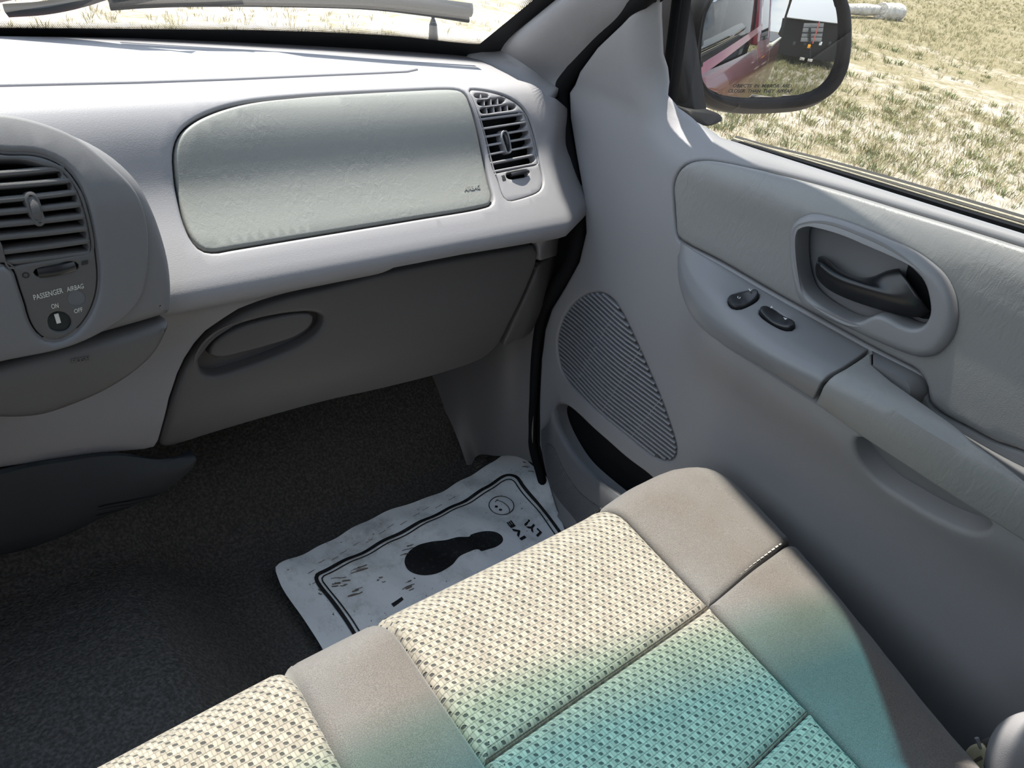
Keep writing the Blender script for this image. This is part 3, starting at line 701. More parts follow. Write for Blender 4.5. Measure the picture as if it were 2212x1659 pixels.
# rounded right-hand web of the louvre: small fillets closing each slot
def web(name, S, f, slots, r, right, mat, parent, off):
    L = []
    for cx, cy in slots: L += [(cx - 1.25 * r, cy - 1.12 * r), (cx - .45 * r, cy - 1.0 * r), (cx + .1 * r, cy - .62 * r), (cx + .3 * r, cy), (cx + .1 * r, cy + .62 * r), (cx - .45 * r, cy + 1.0 * r)]
    return patch(name, S, [f(*q) for q in L + right[::-1]], [], off, 0.0012, 0.014, 0.004, 2, mat, parent, edge=0.0016, smooth=False)
web('vent_web', S_DASH, zv, ((772, 486), (818, 588), (848, 695), (878, 802), (908, 908), (934, 1018)), 44, [(760, 432), (785, 436), (818, 480), (858, 585), (896, 702), (936, 862), (970, 1032), (974, 1072), (905, 1085)], GREYD, sv, -0.0028)
for (xa, ya), (xb, yb) in (((240, 180), (250, 235)), ((290, 255), (295, 330)), ((375, 245), (382, 325)), ((460, 235), (468, 312)), ((320, 355), (330, 440)), ((412, 345), (420, 425)), ((500, 335), (508, 412)), ((585, 325), (595, 400))):
    bar('vane', S_DASH, zv(xa, ya), zv(xb, yb), 0.0012, 0.012, GREYD, sv, off=-0.009, n=4)
KN = [(500, 770), (505, 690), (530, 662), (570, 668), (595, 730), (620, 840), (636, 920), (620, 950), (590, 958), (560, 940), (540, 880)]
patch('thumb_wheel_frame', S_DASH, [zv(*q) for q in KN], [[zv(*q) for q in ((518, 720), (530, 685), (560, 680), (582, 730), (605, 850), (612, 920), (590, 932), (570, 915), (545, 830))]], -0.0005, 0.002, 0.012, 0.004, 2, GREYD, sv, edge=0.002)
bar('thumb_wheel', S_DASH, zv(548, 700), zv(592, 918), 0.006, 0.010, BLACK, sv, off=-0.0065, n=10, bow=0.003)
bar('slider_knob', S_DASH, zv(620, 1228), zv(835, 1190), 0.0050, 0.008, BLACK, sv, off=-0.002, n=8, bow=0.003)
bar('vent_closed_mark', S_DASH, zv(512, 1262), zv(548, 1252), 0.006, 0.0006, DARKI, sv, off=-0.0017, n=3)
bar('vent_closed_mark', S_DASH, zv(515, 1288), zv(556, 1278), 0.003, 0.0006, DARKI, sv, off=-0.0017, n=3)

# centre stack (pod) standing proud of the dash
def pod_fn(u, v):       # u = X, v = height below eye
    y = 0.712 - 0.55 * (v - 0.18) if v < 0.26 else (0.668 - 0.10 * (v - 0.26) if v < 0.42 else 0.652 + 0.05 * (v - 0.42))
    return (u, y + 0.9 * max(0, u - 0.10) ** 2, -v)
vv_ = np.linspace(0.10, 0.66, 120); yy_ = np.convolve(np.pad(np.interp(vv_, [.10, .18, .20, .22, .24, .26, .28, .30, .42, .54, .66], [.80, .755, .735, .713, .694, .679, .669, .663, .652, .657, .663]), 4, mode='edge'), np.ones(9) / 9, 'valid')
def pod_s(u, v): return (u, float(np.interp(v, vv_, yy_)) + 0.9 * max(0, u - 0.08) ** 2 * 1.2, -v)
S_POD = Surf(pod_s, -0.20, 0.30, 0.10, 0.66, 60, 80)
def Q(pts): return S_POD.path(pts)
PODO = [(-150, 250), (-60, 240), (0, 240), (50, 247), (100, 258), (181, 286), (253, 331), (307, 386), (344, 456), (369, 528), (381, 584), (384, 640), (378, 684), (362, 691), (280, 716), (200, 739), (100, 767), (0, 795), (-150, 836)]
VOUT = [(-60, 334), (20, 333), (70, 334), (105, 343), (140, 362), (165, 392), (182, 430), (194, 470), (203, 520), (209, 565), (211, 600), (206, 640), (190, 680), (165, 712), (140, 729), (118, 735), (95, 731), (76, 715), (62, 690), (52, 655), (40, 620), (28, 585), (10, 570), (-60, 580)]
pod = patch('center_stack', S_POD, Q(PODO), [Q(VOUT)], 0.0, 0.016, 0.10, 0.012, 6, POD, dash, edge=0.007, rollh=[0.018, 0.002], smooth=True)
FACE = [(-150, 262), (-60, 248), (0, 248), (72, 262), (163, 298), (235, 354), (287, 407), (312, 467), (318, 545), (307, 628), (284, 668), (231, 708), (145, 748), (0, 779), (-150, 815)]
patch('stack_faceplate', S_POD, Q(FACE), [Q(shrink(VOUT, px=-4))], 0.0035, 0.003, 0.006, 0.012, 3, POD, dash, edge=0.007, rollh=[0.003, 0.004])
ASH = [(-150, 850), (0, 803), (100, 776), (200, 748), (290, 722), (366, 697), (372, 702), (362, 730), (338, 770), (292, 812), (232, 850), (165, 880), (100, 902), (50, 909), (-60, 908), (-150, 905)]
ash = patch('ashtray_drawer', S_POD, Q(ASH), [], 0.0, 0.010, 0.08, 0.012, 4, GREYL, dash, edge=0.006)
text('embossed_lettering', 'PUSH', S_POD, (156, 784), (194, 776), (154, 775), GREYL, ash, off=0.0001, ext=0.0008, bold=0.02)
vb = [S_POD.at(*q) for q in [(-100, 800), (0, 782), (140, 750), (225, 716), (290, 700), (372, 680)]]
# left-hand radio edge
patch('radio_bezel', S_POD, Q([(-60, 560), (-10, 575), (10, 640), (24, 700), (28, 730), (18, 752), (-10, 765), (-60, 770)]), [], 0.0, 0.002, 0.004, 0.01, 2, BLACKM, dash)
zc = lambda x, y: (x / 6.91, 320 + y / 6.91)
def Zc(pts): return [S_POD.at(*zc(*q)) for q in pts]
LOUV = [(-300, 190), (0, 178), (250, 178), (400, 195), (640, 260), (900, 330), (1080, 520), (1190, 700), (1270, 950), (1330, 1200), (1365, 1480), (1340, 1560), (1100, 1610), (700, 1680), (350, 1735), (150, 1770), (110, 1720), (60, 1560), (20, 1420), (-100, 1300), (-300, 1200)]
SLOTC = [(463, 310), (480, 275), (560, 245), (760, 212), (920, 165), (1030, 165), (1080, 210), (1065, 260), (980, 300), (800, 330), (600, 360), (510, 358)]
zc2 = lambda x, y: (x / 6.382, 540 + y / 6.382)
cv = patch('center_vent', S_POD, Q(shrink(VOUT, px=2.2)), [Zc(LOUV), [S_POD.at(*zc2(*q)) for q in SLOTC], Q([(103, 693), (108, 680), (122, 673), (140, 676), (152, 687), (154, 702), (144, 714), (125, 717), (110, 711)]), Q([(146, 642), (152, 630), (166, 627), (180, 634), (184, 646), (176, 657), (162, 660), (150, 655)])],
    0.001, 0.0018, 0.012, 0.006, 2, GREYL, dash, edge=0.003)
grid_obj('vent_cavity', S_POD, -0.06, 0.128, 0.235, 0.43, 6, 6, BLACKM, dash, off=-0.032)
for i, ((xa, ya), (xb, yb)) in enumerate((((-250, 395), (960, 285)), ((-250, 580), (1080, 470)), ((-250, 800), (1150, 655)), ((-250, 990), (1215, 840)), ((-250, 1175), (1270, 1020)), ((-250, 1370), (1310, 1205)), ((60, 1560), (1345, 1390)), ((90, 1720), (1360, 1570)))):
    bar('slat', S_POD, S_POD.at(*zc(xa, ya)), S_POD.at(*zc(xb, yb)), 0.0052, 0.016, GREYL, cv, off=-0.008)
web('vent_web', S_POD, lambda x, y: S_POD.at(*zc(x, y)), ((905, 392), (1058, 575), (1140, 758), (1200, 945), (1245, 1125), (1282, 1312), (1310, 1488)), 74, [(760, 300), (900, 322), (1090, 515), (1200, 695), (1280, 945), (1338, 1195), (1372, 1480), (1350, 1565), (1240, 1590)], GREYL, cv, -0.0005)
patch('thumb_wheel_frame', S_POD, Zc([(355, 740), (380, 670), (440, 640), (510, 655), (570, 720), (620, 850), (660, 1000), (690, 1090), (660, 1150), (600, 1180), (540, 1160), (490, 1090), (440, 1000), (390, 860)]),
      [Zc([(440, 770), (462, 740), (505, 742), (535, 780), (572, 900), (605, 1030), (598, 1070), (565, 1095), (535, 1060), (485, 930)])], 0.0005, 0.002, 0.014, 0.004, 2, GREYL, cv, edge=0.002)
bar('thumb_wheel', S_POD, S_POD.at(*zc(480, 740)), S_POD.at(*zc(575, 1090)), 0.0080, 0.010, GREYL, cv, off=-0.0055, bow=0.003)
bar('slider_knob', S_POD, S_POD.at(*zc2(540, 320)), S_POD.at(*zc2(1020, 222)), 0.011, 0.010, BLACK, cv, off=-0.003, bow=0.002)
def disc(name, S, c, r, mat, parent, off, dep=0.006, n=28):
    u, v = S.at(*c); return patch(name, S, [(u + r * math.cos(2 * math.pi * k / n), v + r * math.sin(2 * math.pi * k / n)) for k in range(n)], [], off, 0.0008, dep, 0.004, 2, mat, parent, edge=0.002)
disc('airbag_off_lamp', S_POD, (165, 643), 0.0088, SHELL, cv, 0.0)
disc('key_switch', S_POD, (128, 696), 0.0118, BLACK, cv, -0.002)
bar('key_slot', S_POD, S_POD.at(122, 679), S_POD.at(128, 699), 0.0036, 0.001, WHITEI, cv, off=-0.0012, n=3)
text('lettering', 'PASSENGER', S_POD, (73, 647), (136, 631), (70, 636), WHITEI, cv, off=0.0015, bold=0.008)
text('lettering', 'AIRBAG', S_POD, (144, 629), (180, 621), (142, 619), WHITEI, cv, off=0.0015, bold=0.008)
text('lettering', 'ON', S_POD, (111, 666), (126, 663), (109, 656), WHITEI, cv, off=0.0015, bold=0.008)
text('lettering', 'OFF', S_POD, (160, 676), (178, 671), (158, 667), WHITEI, cv, off=0.0015, bold=0.008)
for k in range(3):
    bar('vent_open_mark', S_POD, S_POD.at(*zc2(1120, 160 + 18 * k)), S_POD.at(*zc2(1205, 140 + 18 * k)), 0.0014, 0.0006, DARKI, cv, off=0.0014, n=3)
ribbon('vent_closed_mark', S_POD, [S_POD.at(*zc2(350 + 45 * math.cos(a), 340 + 35 * math.sin(a))) for a in np.linspace(0, 6.28, 12)], 0.0012, DARKI, cv, off=0.0014)

# heater duct under the dash
du = [[(-0.14, 0.70, -0.55)] + [tuple(aty(*q, 0.742)) for q in [(0, 1012), (120, 990), (250, 977), (300, 984), (345, 990), (385, 984), (412, 972)]],
      [(-0.14, 0.69, -0.56)] + [tuple(aty(*q, 0.725)) for q in [(0, 1016), (120, 994), (250, 981), (300, 988), (345, 995), (385, 989), (421, 985)]],
      [(-0.14, 0.69, -0.62)] + [tuple(aty(*q, 0.72)) for q in [(0, 1090), (120, 1075), (250, 1050), (310, 1040), (350, 1030), (390, 1015), (424, 992)]],
      [(-0.14, 0.70, -0.67)] + [tuple(aty(*q, 0.735)) for q in [(0, 1180), (120, 1150), (230, 1105), (300, 1080), (345, 1062), (385, 1035), (420, 1002)]],
      [(-0.14, 0.78, -0.71)] + [tuple(aty(*q, 0.80)) for q in [(0, 1200), (120, 1165), (230, 1115), (300, 1088), (345, 1068), (385, 1040), (420, 1008)]]]
S_DUCT = loft_surf(du, 40, 30)
duct = grid_obj('heater_duct', S_DUCT, 0, S_DUCT.Lu, 0, S_DUCT.Lv, 60, 40, DUCT)
tag(duct, 'black plastic heater outlet duct hanging under the dashboard centre', 'duct', kind='thing')
for k in range(4):
    q = [(212 - k * 2, 1094 + k * 9), (260, 1084 + k * 8), (320, 1072 + k * 7), (345 - k * 8, 1064 + k * 7)]
    ribbon('vent_groove', S_DUCT, S_DUCT.path(q), 0.003, M('duct_groove', (0.05, 0.05, 0.05), 0.5) if k % 2 else BLACKM, duct, off=0.001)

# ------------------------------------------------------------------ passenger door
OPEN = catmull([(.66, .40), (.655, .10), (.650, -.06), (.648, -.15), (.642, -.195), (.620, -.222), (.585, -.238), (.545, -.240), (.40, -.226), (.19, -.203), (-.1, -.172), (-.5, -.13), (-.9, -.09)], 160)
def dist_open(y, z):
    a, b = OPEN[:-1], OPEN[1:]; ab = b - a; p = np.array((y, z)) - a
    t = np.clip((p * ab).sum(1) / (ab * ab).sum(1), 0, 1)[:, None]
    r = p - ab * t; d = np.linalg.norm(r, axis=1); i = int(d.argmin())
    return float(d[i]) * (-1.0 if ab[i, 0] * r[i, 1] - ab[i, 1] * r[i, 0] < 0 else 1.0)
def door_x(y, z):
    x = 0.802 + 0.022 * sst(0.56, 0.72, y)
    x -= 0.36 * max(0, z + 0.25) + 0.0
    d = dist_open(y, z); r = 0.052
    if d < r: x += 0.085 * (1 - math.sqrt(max(0, 1 - (0.86 * (r - max(d, 0)) / r) ** 2))) + max(0, -d) * 2.2
    # belly under the armrest
    amp = 0.050 * sst(0.52, 0.40, y); zb = -0.437
    if z < zb: x -= amp * math.exp(-((zb - z) / 0.075) ** 2)
    else: x -= amp * max(0, 1 - (z - zb) / 0.03)
    # lower front bulge
    x -= 0.006 * sst(-0.68, -0.80, z) * sst(0.36, 0.48, y)
    return x
S_DOOR = Surf(lambda u, v: (door_x(u, v), u, v), -0.75, 0.90, -1.05, 0.25, 150, 150)
def E_(pts): return S_DOOR.path(pts)
door = thing('passenger_door', 'grey moulded passenger door with armrest, handle and speaker grille', 'door', (0.82, 0.2, -0.5))
SEALD = [(1424, -15), (1392, 10), (1340, 54), (1288, 104), (1250, 156), (1228, 200), (1230, 255), (1243, 335), (1260, 430), (1264, 502), (1249, 566), (1218, 622), (1190, 668), (1176, 712), (1168, 775), (1164, 865), (1164, 960), (1178, 1020), (1205, 1105)]
CHAN = [(1431, -15), (1432, 40), (1437, 120), (1445, 203), (1468, 230), (1508, 260), (1558, 292), (1640, 318), (1760, 356), (1900, 401), (2050, 448), (2212, 498), (2400, 560)]
SPK = [(1290, 632), (1308, 636), (1326, 650), (1345, 678), (1362, 712), (1395, 785), (1430, 868), (1448, 920), (1460, 962), (1460, 982), (1450, 994), (1432, 994), (1408, 984), (1370, 955), (1310, 905), (1250, 850), (1225, 822), (1210, 790), (1204, 755), (1206, 720), (1218, 685), (1240, 655), (1266, 637)]
POCK = [(1196, 898), (1197, 884), (1206, 874), (1222, 876), (1242, 890), (1290, 935), (1350, 988), (1410, 1035), (1440, 1075), (1420, 1110), (1350, 1090), (1320, 1068), (1275, 1030), (1235, 985), (1205, 930)]
PADO = [(1454, 440), (1453, 400), (1462, 374), (1482, 354), (1515, 345), (1560, 348), (1620, 360), (1700, 378), (1800, 404), (1950, 449), (2100, 494), (2212, 529), (2420, 598), (2500, 800), (2420, 1085), (2212, 978), (2150, 957), (2089, 925), (2036, 897), (2008, 874), (2000, 838), (1992, 812), (1970, 797), (1880, 750), (1760, 683), (1650, 622), (1560, 570), (1480, 528), (1464, 518), (1458, 490)]
PULL = [(1848, 948), (1846, 972), (1860, 1006), (1900, 1048), (1960, 1088), (2030, 1128), (2090, 1152), (2124, 1151), (2140, 1134), (2120, 1112), (2080, 1088), (1950, 1005), (1870, 950)]
cpts = E_(CHAN); spts = E_(SEALD)
outer = spts + [(0.62, -1.03), (0.2, -1.03), (-0.6, -1.03), (-0.6, -0.14)] + [(-0.35, -0.150)] + cpts[::-1]
# keep hidden rear sill on the opening line
trim = patch('door_trim', S_DOOR, outer, [E_(SPK), E_(POCK), E_(PADO), E_(PULL)], 0, 0.004, 0.03, 0.013, 3, GREY, door, edge=0.008, smooth=False, rollh=[0.005, 0.005, 0.006, 0.004, 0.006])
S_BACK = Surf(lambda u, v: (door_x(u, v) + 0.05, u, v), -0.70, 0.72, -1.03, -0.26, 20, 20)
grid_obj('dark_backing', S_BACK, -0.62, 0.66, -1.02, -0.29, 40, 40, BLACKM, door)  # black sheet added behind the door panel gaps to keep them dark
# handle bezel coordinates
zh = lambda x, y: (x / 4.88 + 1700, y / 4.88 + 440)
BZO = [zh(*q) for q in [(58, 420), (65, 300), (100, 200), (170, 140), (300, 105), (450, 128), (700, 200), (1000, 320), (1300, 450), (1500, 560), (1700, 720), (1800, 900), (1832, 1080), (1810, 1300), (1740, 1450), (1600, 1580), (1450, 1605), (1300, 1570), (1000, 1450), (700, 1310), (400, 1180), (230, 1090), (140, 950), (85, 700)]]
BZI = [zh(*q) for q in [(158, 400), (165, 300), (200, 245), (300, 225), (480, 240), (800, 350), (1100, 480), (1350, 640), (1500, 800), (1560, 1000), (1562, 1150), (1490, 1265), (1380, 1290), (1250, 1245), (1120, 1175), (1010, 1150), (920, 1180), (820, 1222), (700, 1205), (600, 1160), (400, 1040), (250, 900), (190, 740), (160, 550)]]
def pad_h(u, v):   # soft relief: cushion swells round the handle and hollows beneath the top roll
    return 0.004 * math.exp(-((v + 0.262) / 0.03) ** 2) - 0.004 * math.exp(-(((u - .46) / .07) ** 2 + ((v + .32) / .05) ** 2))
upad = patch('upper_pad', S_DOOR, E_(shrink(PADO, px=4.0)), [E_(shrink(BZO, px=6))], 0.003, 0.007, 0.03, 0.013, 4, PADV, door, edge=0.007, h=pad_h, rollh=[0.006, 0.004])
bz = patch('handle_bezel', S_DOOR, E_(BZO), [E_(BZI)], 0.015, 0.010, 0.03, 0.008, 5, BEZEL, door, edge=0.005, rollh=[0.012, 0.005])
patch('handle_recess', S_DOOR, E_(shrink(BZI, px=-14)), [], -0.022, 0.002, 0.004, 0.01, 2, SMOOTHG, door, h=lambda u, v: 0.0)
CAV = [zh(*q) for q in [(1190, 672), (1280, 690), (1400, 760), (1500, 870), (1555, 1000), (1560, 1140), (1490, 1240), (1380, 1260), (1250, 1220), (1100, 1150), (1040, 1110), (1150, 900)]]
patch('lever_shade_patch', S_DOOR, E_(CAV), [], -0.019, 0.001, 0.002, 0.01, 1, BLACKM, door)  # black patch painting the darkness of the recess behind the lever
LT = [(335, 575), (370, 565), (420, 600), (520, 690), (640, 757), (800, 797), (920, 782), (1050, 730), (1130, 708), (1190, 700)]
LM = [(318, 620), (360, 640), (460, 725), (600, 800), (800, 870), (1000, 935), (1150, 980), (1250, 1000), (1330, 1000), (1380, 970)]
LB = [(312, 660), (325, 760), (420, 870), (600, 970), (850, 1062), (1040, 1120), (1200, 1162), (1320, 1180), (1440, 1165), (1500, 1120)]
def lv(pts, xs): return [tuple(atx(*zh(*q), x)) for q, x in zip(pts, xs)]
n10 = np.linspace(0, 1, 10)
lev = [lv([(q[0] + 4, q[1] + 6) for q in LT], 0.824 - 0.004 * n10), lv(LT, 0.806 + 0.0 * n10), lv([(a[0] * .5 + b[0] * .5, a[1] * .5 + b[1] * .5 - 4) for a, b in zip(LT, LM)], 0.794 + 0.0 * n10), lv(LM, 0.787 + 0.006 * n10), lv([(a[0] * .5 + b[0] * .5, a[1] * .5 + b[1] * .5) for a, b in zip(LM, LB)], 0.789 + 0.008 * n10), lv(LB, 0.800 + 0.012 * n10), lv([(q[0] + 5, q[1] - 12) for q in LB], 0.822 + 0.0 * n10)]
S_LEV = loft_surf(lev, 40, 30)
hd = grid_obj('door_handle', S_LEV, 0, S_LEV.Lu, 0, S_LEV.Lv, 50, 40, BLACK, door)
hd['label'] = 'black pull lever in the recessed bezel'
shell(hd, 0.003)

# armrest
JP = [(1466, 520), (1500, 540), (1560, 573), (1650, 626), (1760, 688), (1880, 755), (1985, 815), (2080, 883), (2212, 973), (2400, 1100)]
RP = [(1466, 540), (1482, 590), (1516, 640), (1575, 700), (1660, 762), (1782, 822), (1880, 868), (1973, 912), (2097, 975), (2212, 1043), (2400, 1160)]
BP = [(1463, 548), (1464, 600), (1476, 650), (1502, 697), (1560, 745), (1640, 792), (1760, 868), (1850, 935), (1950, 1002), (2080, 1087), (2212, 1170), (2400, 1290)]
def a3(pts, xs): return [tuple(atx(*q, x)) for q, x in zip(pts, xs)]
J3 = a3(JP, [.802] * 10)
R3 = a3(RP, [.800, .785, .768, .750, .738, .735, .735, .735, .735, .735, .735])
B3 = a3(BP, [.800, .786, .772, .760, .750, .746, .745, .745, .745, .745, .745, .745])
def lerpc(a, b, t, bul=(0, 0, 0)):
    a, b = catmull(a, 24), catmull(b, 24); k = np.minimum(1, np.linspace(0, 1, 24) * 5)[:, None]
    return [tuple(p) for p in a * (1 - t) + b * t + np.array(bul) * k]
arm = [J3, lerpc(J3, R3, 0.40, (0, 0, .003)), lerpc(J3, R3, 0.78, (0, 0, .0055)), lerpc(J3, R3, 0.93, (-.001, 0, .003)), R3, lerpc(R3, B3, .15, (-.003, 0, -.0005)), lerpc(R3, B3, .35, (-.004, 0, 0)), lerpc(R3, B3, .7, (-.002, 0, 0)), B3]
S_ARM = loft_surf(arm, 60, 40)
def A_(pts): return S_ARM.path(pts)
GAP = [(1881, 756), (1850, 778), (1822, 796), (1798, 809), (1782, 824), (1770, 845), (1760, 867)]
ga = A_(GAP)
lu = S_ARM.Lu; lvv = S_ARM.Lv; e = 0.0012
sw_out = [(0.004, lvv * .5), (0.002, 0.002)] + [(ga[0][0] * k, e) for k in (.2, .4, .6, .8)] + [(q[0] - .0022, min(max(q[1], e), lvv - e)) for q in ga] + [(ga[-1][0] * k, lvv - e) for k in (.8, .6, .4, .2)] + [(0.002, lvv - .002)]
SWA = [(1572, 652), (1576, 641), (1592, 633), (1618, 628), (1634, 629), (1640, 638), (1636, 648), (1618, 660), (1596, 668), (1580, 665)]
SWB = [(1640, 678), (1642, 669), (1654, 664), (1670, 668), (1692, 682), (1712, 695), (1718, 706), (1708, 714), (1694, 713), (1672, 703), (1652, 690)]
swp = patch('switch_panel', S_ARM, sw_out, [A_(SWA), A_(SWB)], 0.0, 0.0018, 0.02, 0.009, 3, SMOOTHG, door, edge=0.006, smooth=False, rollh=[0.0018, 0.0025, 0.0025])
# padded armrest behind the gap; its inner edge leaves the door to open a finger well
BACKE = [(1884, 762), (1884, 790), (1925, 826), (1966, 855), (2003, 881), (2063, 923), (2102, 957), (2152, 992), (2230, 1052), (2400, 1180)]
be = A_(BACKE)
pad_out = [(q[0] + .0022, min(max(q[1], e), lvv - e)) for q in ga[::-1]] + be[1:] + [(lu - 0.002, be[-1][1]), (lu - .002, lvv - e)] + [(ga[-1][0] + (lu - ga[-1][0]) * k, lvv - e) for k in (.8, .6, .4, .2)]
patch('armrest_pad', S_ARM, pad_out, [], 0.0025, 0.004, 0.02, 0.010, 4, PADV, door, edge=0.006, smooth=False)
# block closing the front of the finger well, and the well floor
blkJ = [atx(*q, 0.803) for q in [(1884, 757), (1930, 780), (1972, 801), (1990, 812), (1999, 826), (2004, 846)]]
blkI = [atx(*q, 0.779) for q in [(1886, 786), (1930, 808), (1955, 822), (1963, 831), (1966, 842), (1966, 852)]]
V, F = [], []
for a, b in zip(blkJ, blkI): V += [(a[0] + .02, a[1], a[2]), tuple(a), tuple(a * .5 + b * .5 + np.array((0, 0, .0012))), tuple(b), (b[0] + .001, b[1], b[2] - .012), (b[0] + .003, b[1], b[2] - .034)]
for k in range(5):
    for m_ in range(5): F.append((k * 6 + m_, k * 6 + m_ + 1, (k + 1) * 6 + m_ + 1, (k + 1) * 6 + m_))
e0 = len(V); p0, p1 = V[30:36], None
V += [(x + .004, y - .004, z - .03) for x, y, z in V[30:36]]
for m_ in range(5): F.append((30 + m_, 31 + m_, e0 + m_ + 1, e0 + m_))
mesh_obj('finger_well_block', V, F, SMOOTHG, door, sharp=50)
S_WELL = loft_surf([a3([(1880, 765), (1960, 808), (2003, 876), (2089, 925), (2181, 972), (2260, 1008), (2400, 1090)], [.812] * 7), a3([(1880, 800), (1966, 866), (2063, 934), (2152, 1004), (2260, 1080), (2400, 1190)], [.765] * 6)], 24, 6)
grid_obj('finger_well_floor', S_WELL, 0, S_WELL.Lu, 0, S_WELL.Lv, 24, 6, SMOOTHG, door, off=-0.004)
# rocker switches
def rocker(name, outline, parent, label):
    uv = A_(shrink(outline, px=1.4)); c = np.mean(uv, axis=0); d0 = np.array(A_([outline[0]])[0]) - c; d0 /= np.linalg.norm(d0)
    o = patch(name, S_ARM, uv, [], 0.002, 0.003, 0.012, 0.004, 3, BLACK, parent, edge=0.002, h=lambda u, v: 0.0035 * (abs(np.dot(np.array((u, v)) - c, d0)) / 0.018) ** 1.6)
    o['label'] = label; return o
ra = rocker('door_lock_switch', SWA, door, 'black door lock rocker switch')
rb = rocker('window_switch', SWB, door, 'black window rocker switch')
text('lettering', 'U', S_ARM, (1593, 651), (1599, 653), (1594, 647), WHITEI, ra, off=0.0062, bold=.02)
text('lettering', 'L', S_ARM, (1620, 637), (1625, 633), (1617, 632), WHITEI, ra, off=0.0066, bold=.02)
for q in ([(1663, 674), (1669, 673), (1666, 669)], [(1691, 694), (1695, 700), (1700, 697)]):
    uv = A_(q); V = [S_ARM.p(*k) + S_ARM.n(*k) * 0.0068 for k in uv]; mesh_obj('arrow_mark', V, [(0, 1, 2)], WHITEI, rb)
# pull cup
patch('pull_cup', S_DOOR, E_(shrink(PULL, px=-5)), [], -0.026, 0.002, 0.004, 0.012, 2, SMOOTHG, door)

# speaker grille
sg = patch('speaker_grille', S_DOOR, E_(shrink(SPK, px=-2)), [E_(shrink(SPK, px=3))], -0.003, 0.002, 0.02, 0.008, 2, SHELL, door, edge=0.005)
patch('speaker_cloth', S_DOOR, E_(SPK), [], -0.018, 0.001, 0.002, 0.02, 1, BLACKM, door, edge=0.01)
spk = loop(E_(shrink(SPK, px=2)), 0.002)
z = spk[:, 1].max() - 0.004; SLP = 0.0072; first = None
while z > spk[:, 1].min() + 0.004:
    xs = []
    for i in range(len(spk)):
        (y1, z1), (y2, z2) = spk[i], spk[(i + 1) % len(spk)]
        if (z1 > z) != (z2 > z): xs.append(y1 + (y2 - y1) * (z - z1) / (z2 - z1))
    if len(xs) >= 2:
        ya, yb = max(xs), min(xs)
        pts, ups = [], []
        for t in np.linspace(0, 1, 12):
            y = ya + (yb - ya) * t; p = S_DOOR.p(y, z) + S_DOOR.n(y, z) * -0.0055; pts.append(tuple(p)); ups.append(tuple(S_DOOR.n(y, z)))
        sweep('slat', pts, [(-.0018, .0050), (-.0008, .0060), (.0004, .0060), (.0020, -.003), (.0016, -.006), (-.0016, -.006)], ups, GREY, sg)
    z -= SLP
for q in ([(1327, 671), (1239, 830)], [(1382, 754), (1297, 891)], [(1430, 856), (1360, 947)]):
    a, b = E_(q); bar('rib', S_DOOR, a, b, 0.0020, 0.006, GREY, sg, off=-0.0050, n=20)

# map pocket shell: lip, belly and floor
lipL = [(1197, 886), (1203, 915), (1220, 950), (1250, 995), (1290, 1035), (1335, 1068), (1400, 1110), (1480, 1160)]
fr = [(1168, 930), (1172, 985), (1190, 1060), (1210, 1120), (1240, 1170), (1290, 1230), (1350, 1290), (1420, 1340)]
midc = [(1186, 910), (1192, 955), (1210, 1005), (1238, 1055), (1275, 1095), (1320, 1130), (1385, 1170), (1460, 1220)]
S_POC = loft_surf([a3([(q[0] + 6, q[1] - 3) for q in lipL], np.linspace(.800, .798, 8)), a3(lipL, np.linspace(.794, .792, 8)), a3([(q[0] - 6, q[1] + 5) for q in lipL], np.linspace(.790, .788, 8)), a3(midc, np.linspace(.790, .785, 8)), a3(fr, np.linspace(.815, .80, 8))], 40, 24)
pk = grid_obj('map_pocket', S_POC, 0, S_POC.Lu, 0, S_POC.Lv, 50, 30, SHELL, door)
def dimple():
    m = M('dimpled_pocket_plastic', (0.10, 0.102, 0.11), 0.5, 0.4); t = m.node_tree; b = t.nodes['Principled BSDF']
    tc = t.nodes.new('ShaderNodeTexCoord'); vo = t.nodes.new('ShaderNodeTexVoronoi'); vo.inputs['Scale'].default_value = 260; vo.inputs['Randomness'].default_value = 0.0
    t.links.new(tc.outputs['UV'], vo.inputs['Vector']); bp = t.nodes.new('ShaderNodeBump'); bp.inputs['Strength'].default_value = 0.8; bp.inputs['Distance'].default_value = 0.002; bp.invert = True
    t.links.new(vo.outputs['Distance'], bp.inputs['Height']); t.links.new(bp.outputs[0], b.inputs['Normal']); return m
patch('dimpled_panel', S_POC, S_POC.path([(1178, 966), (1184, 958), (1196, 966), (1222, 1020), (1250, 1060), (1290, 1092), (1340, 1125), (1330, 1180), (1290, 1190), (1240, 1140), (1205, 1090), (1186, 1040)]), [], 0.0012, 0.001, 0.002, 0.01, 2, dimple(), pk, edge=0.006)
patch('pocket_back', S_DOOR, E_(shrink(POCK, px=-6)), [], -0.035, 0.001, 0.002, 0.015, 1, BLACKM, door)

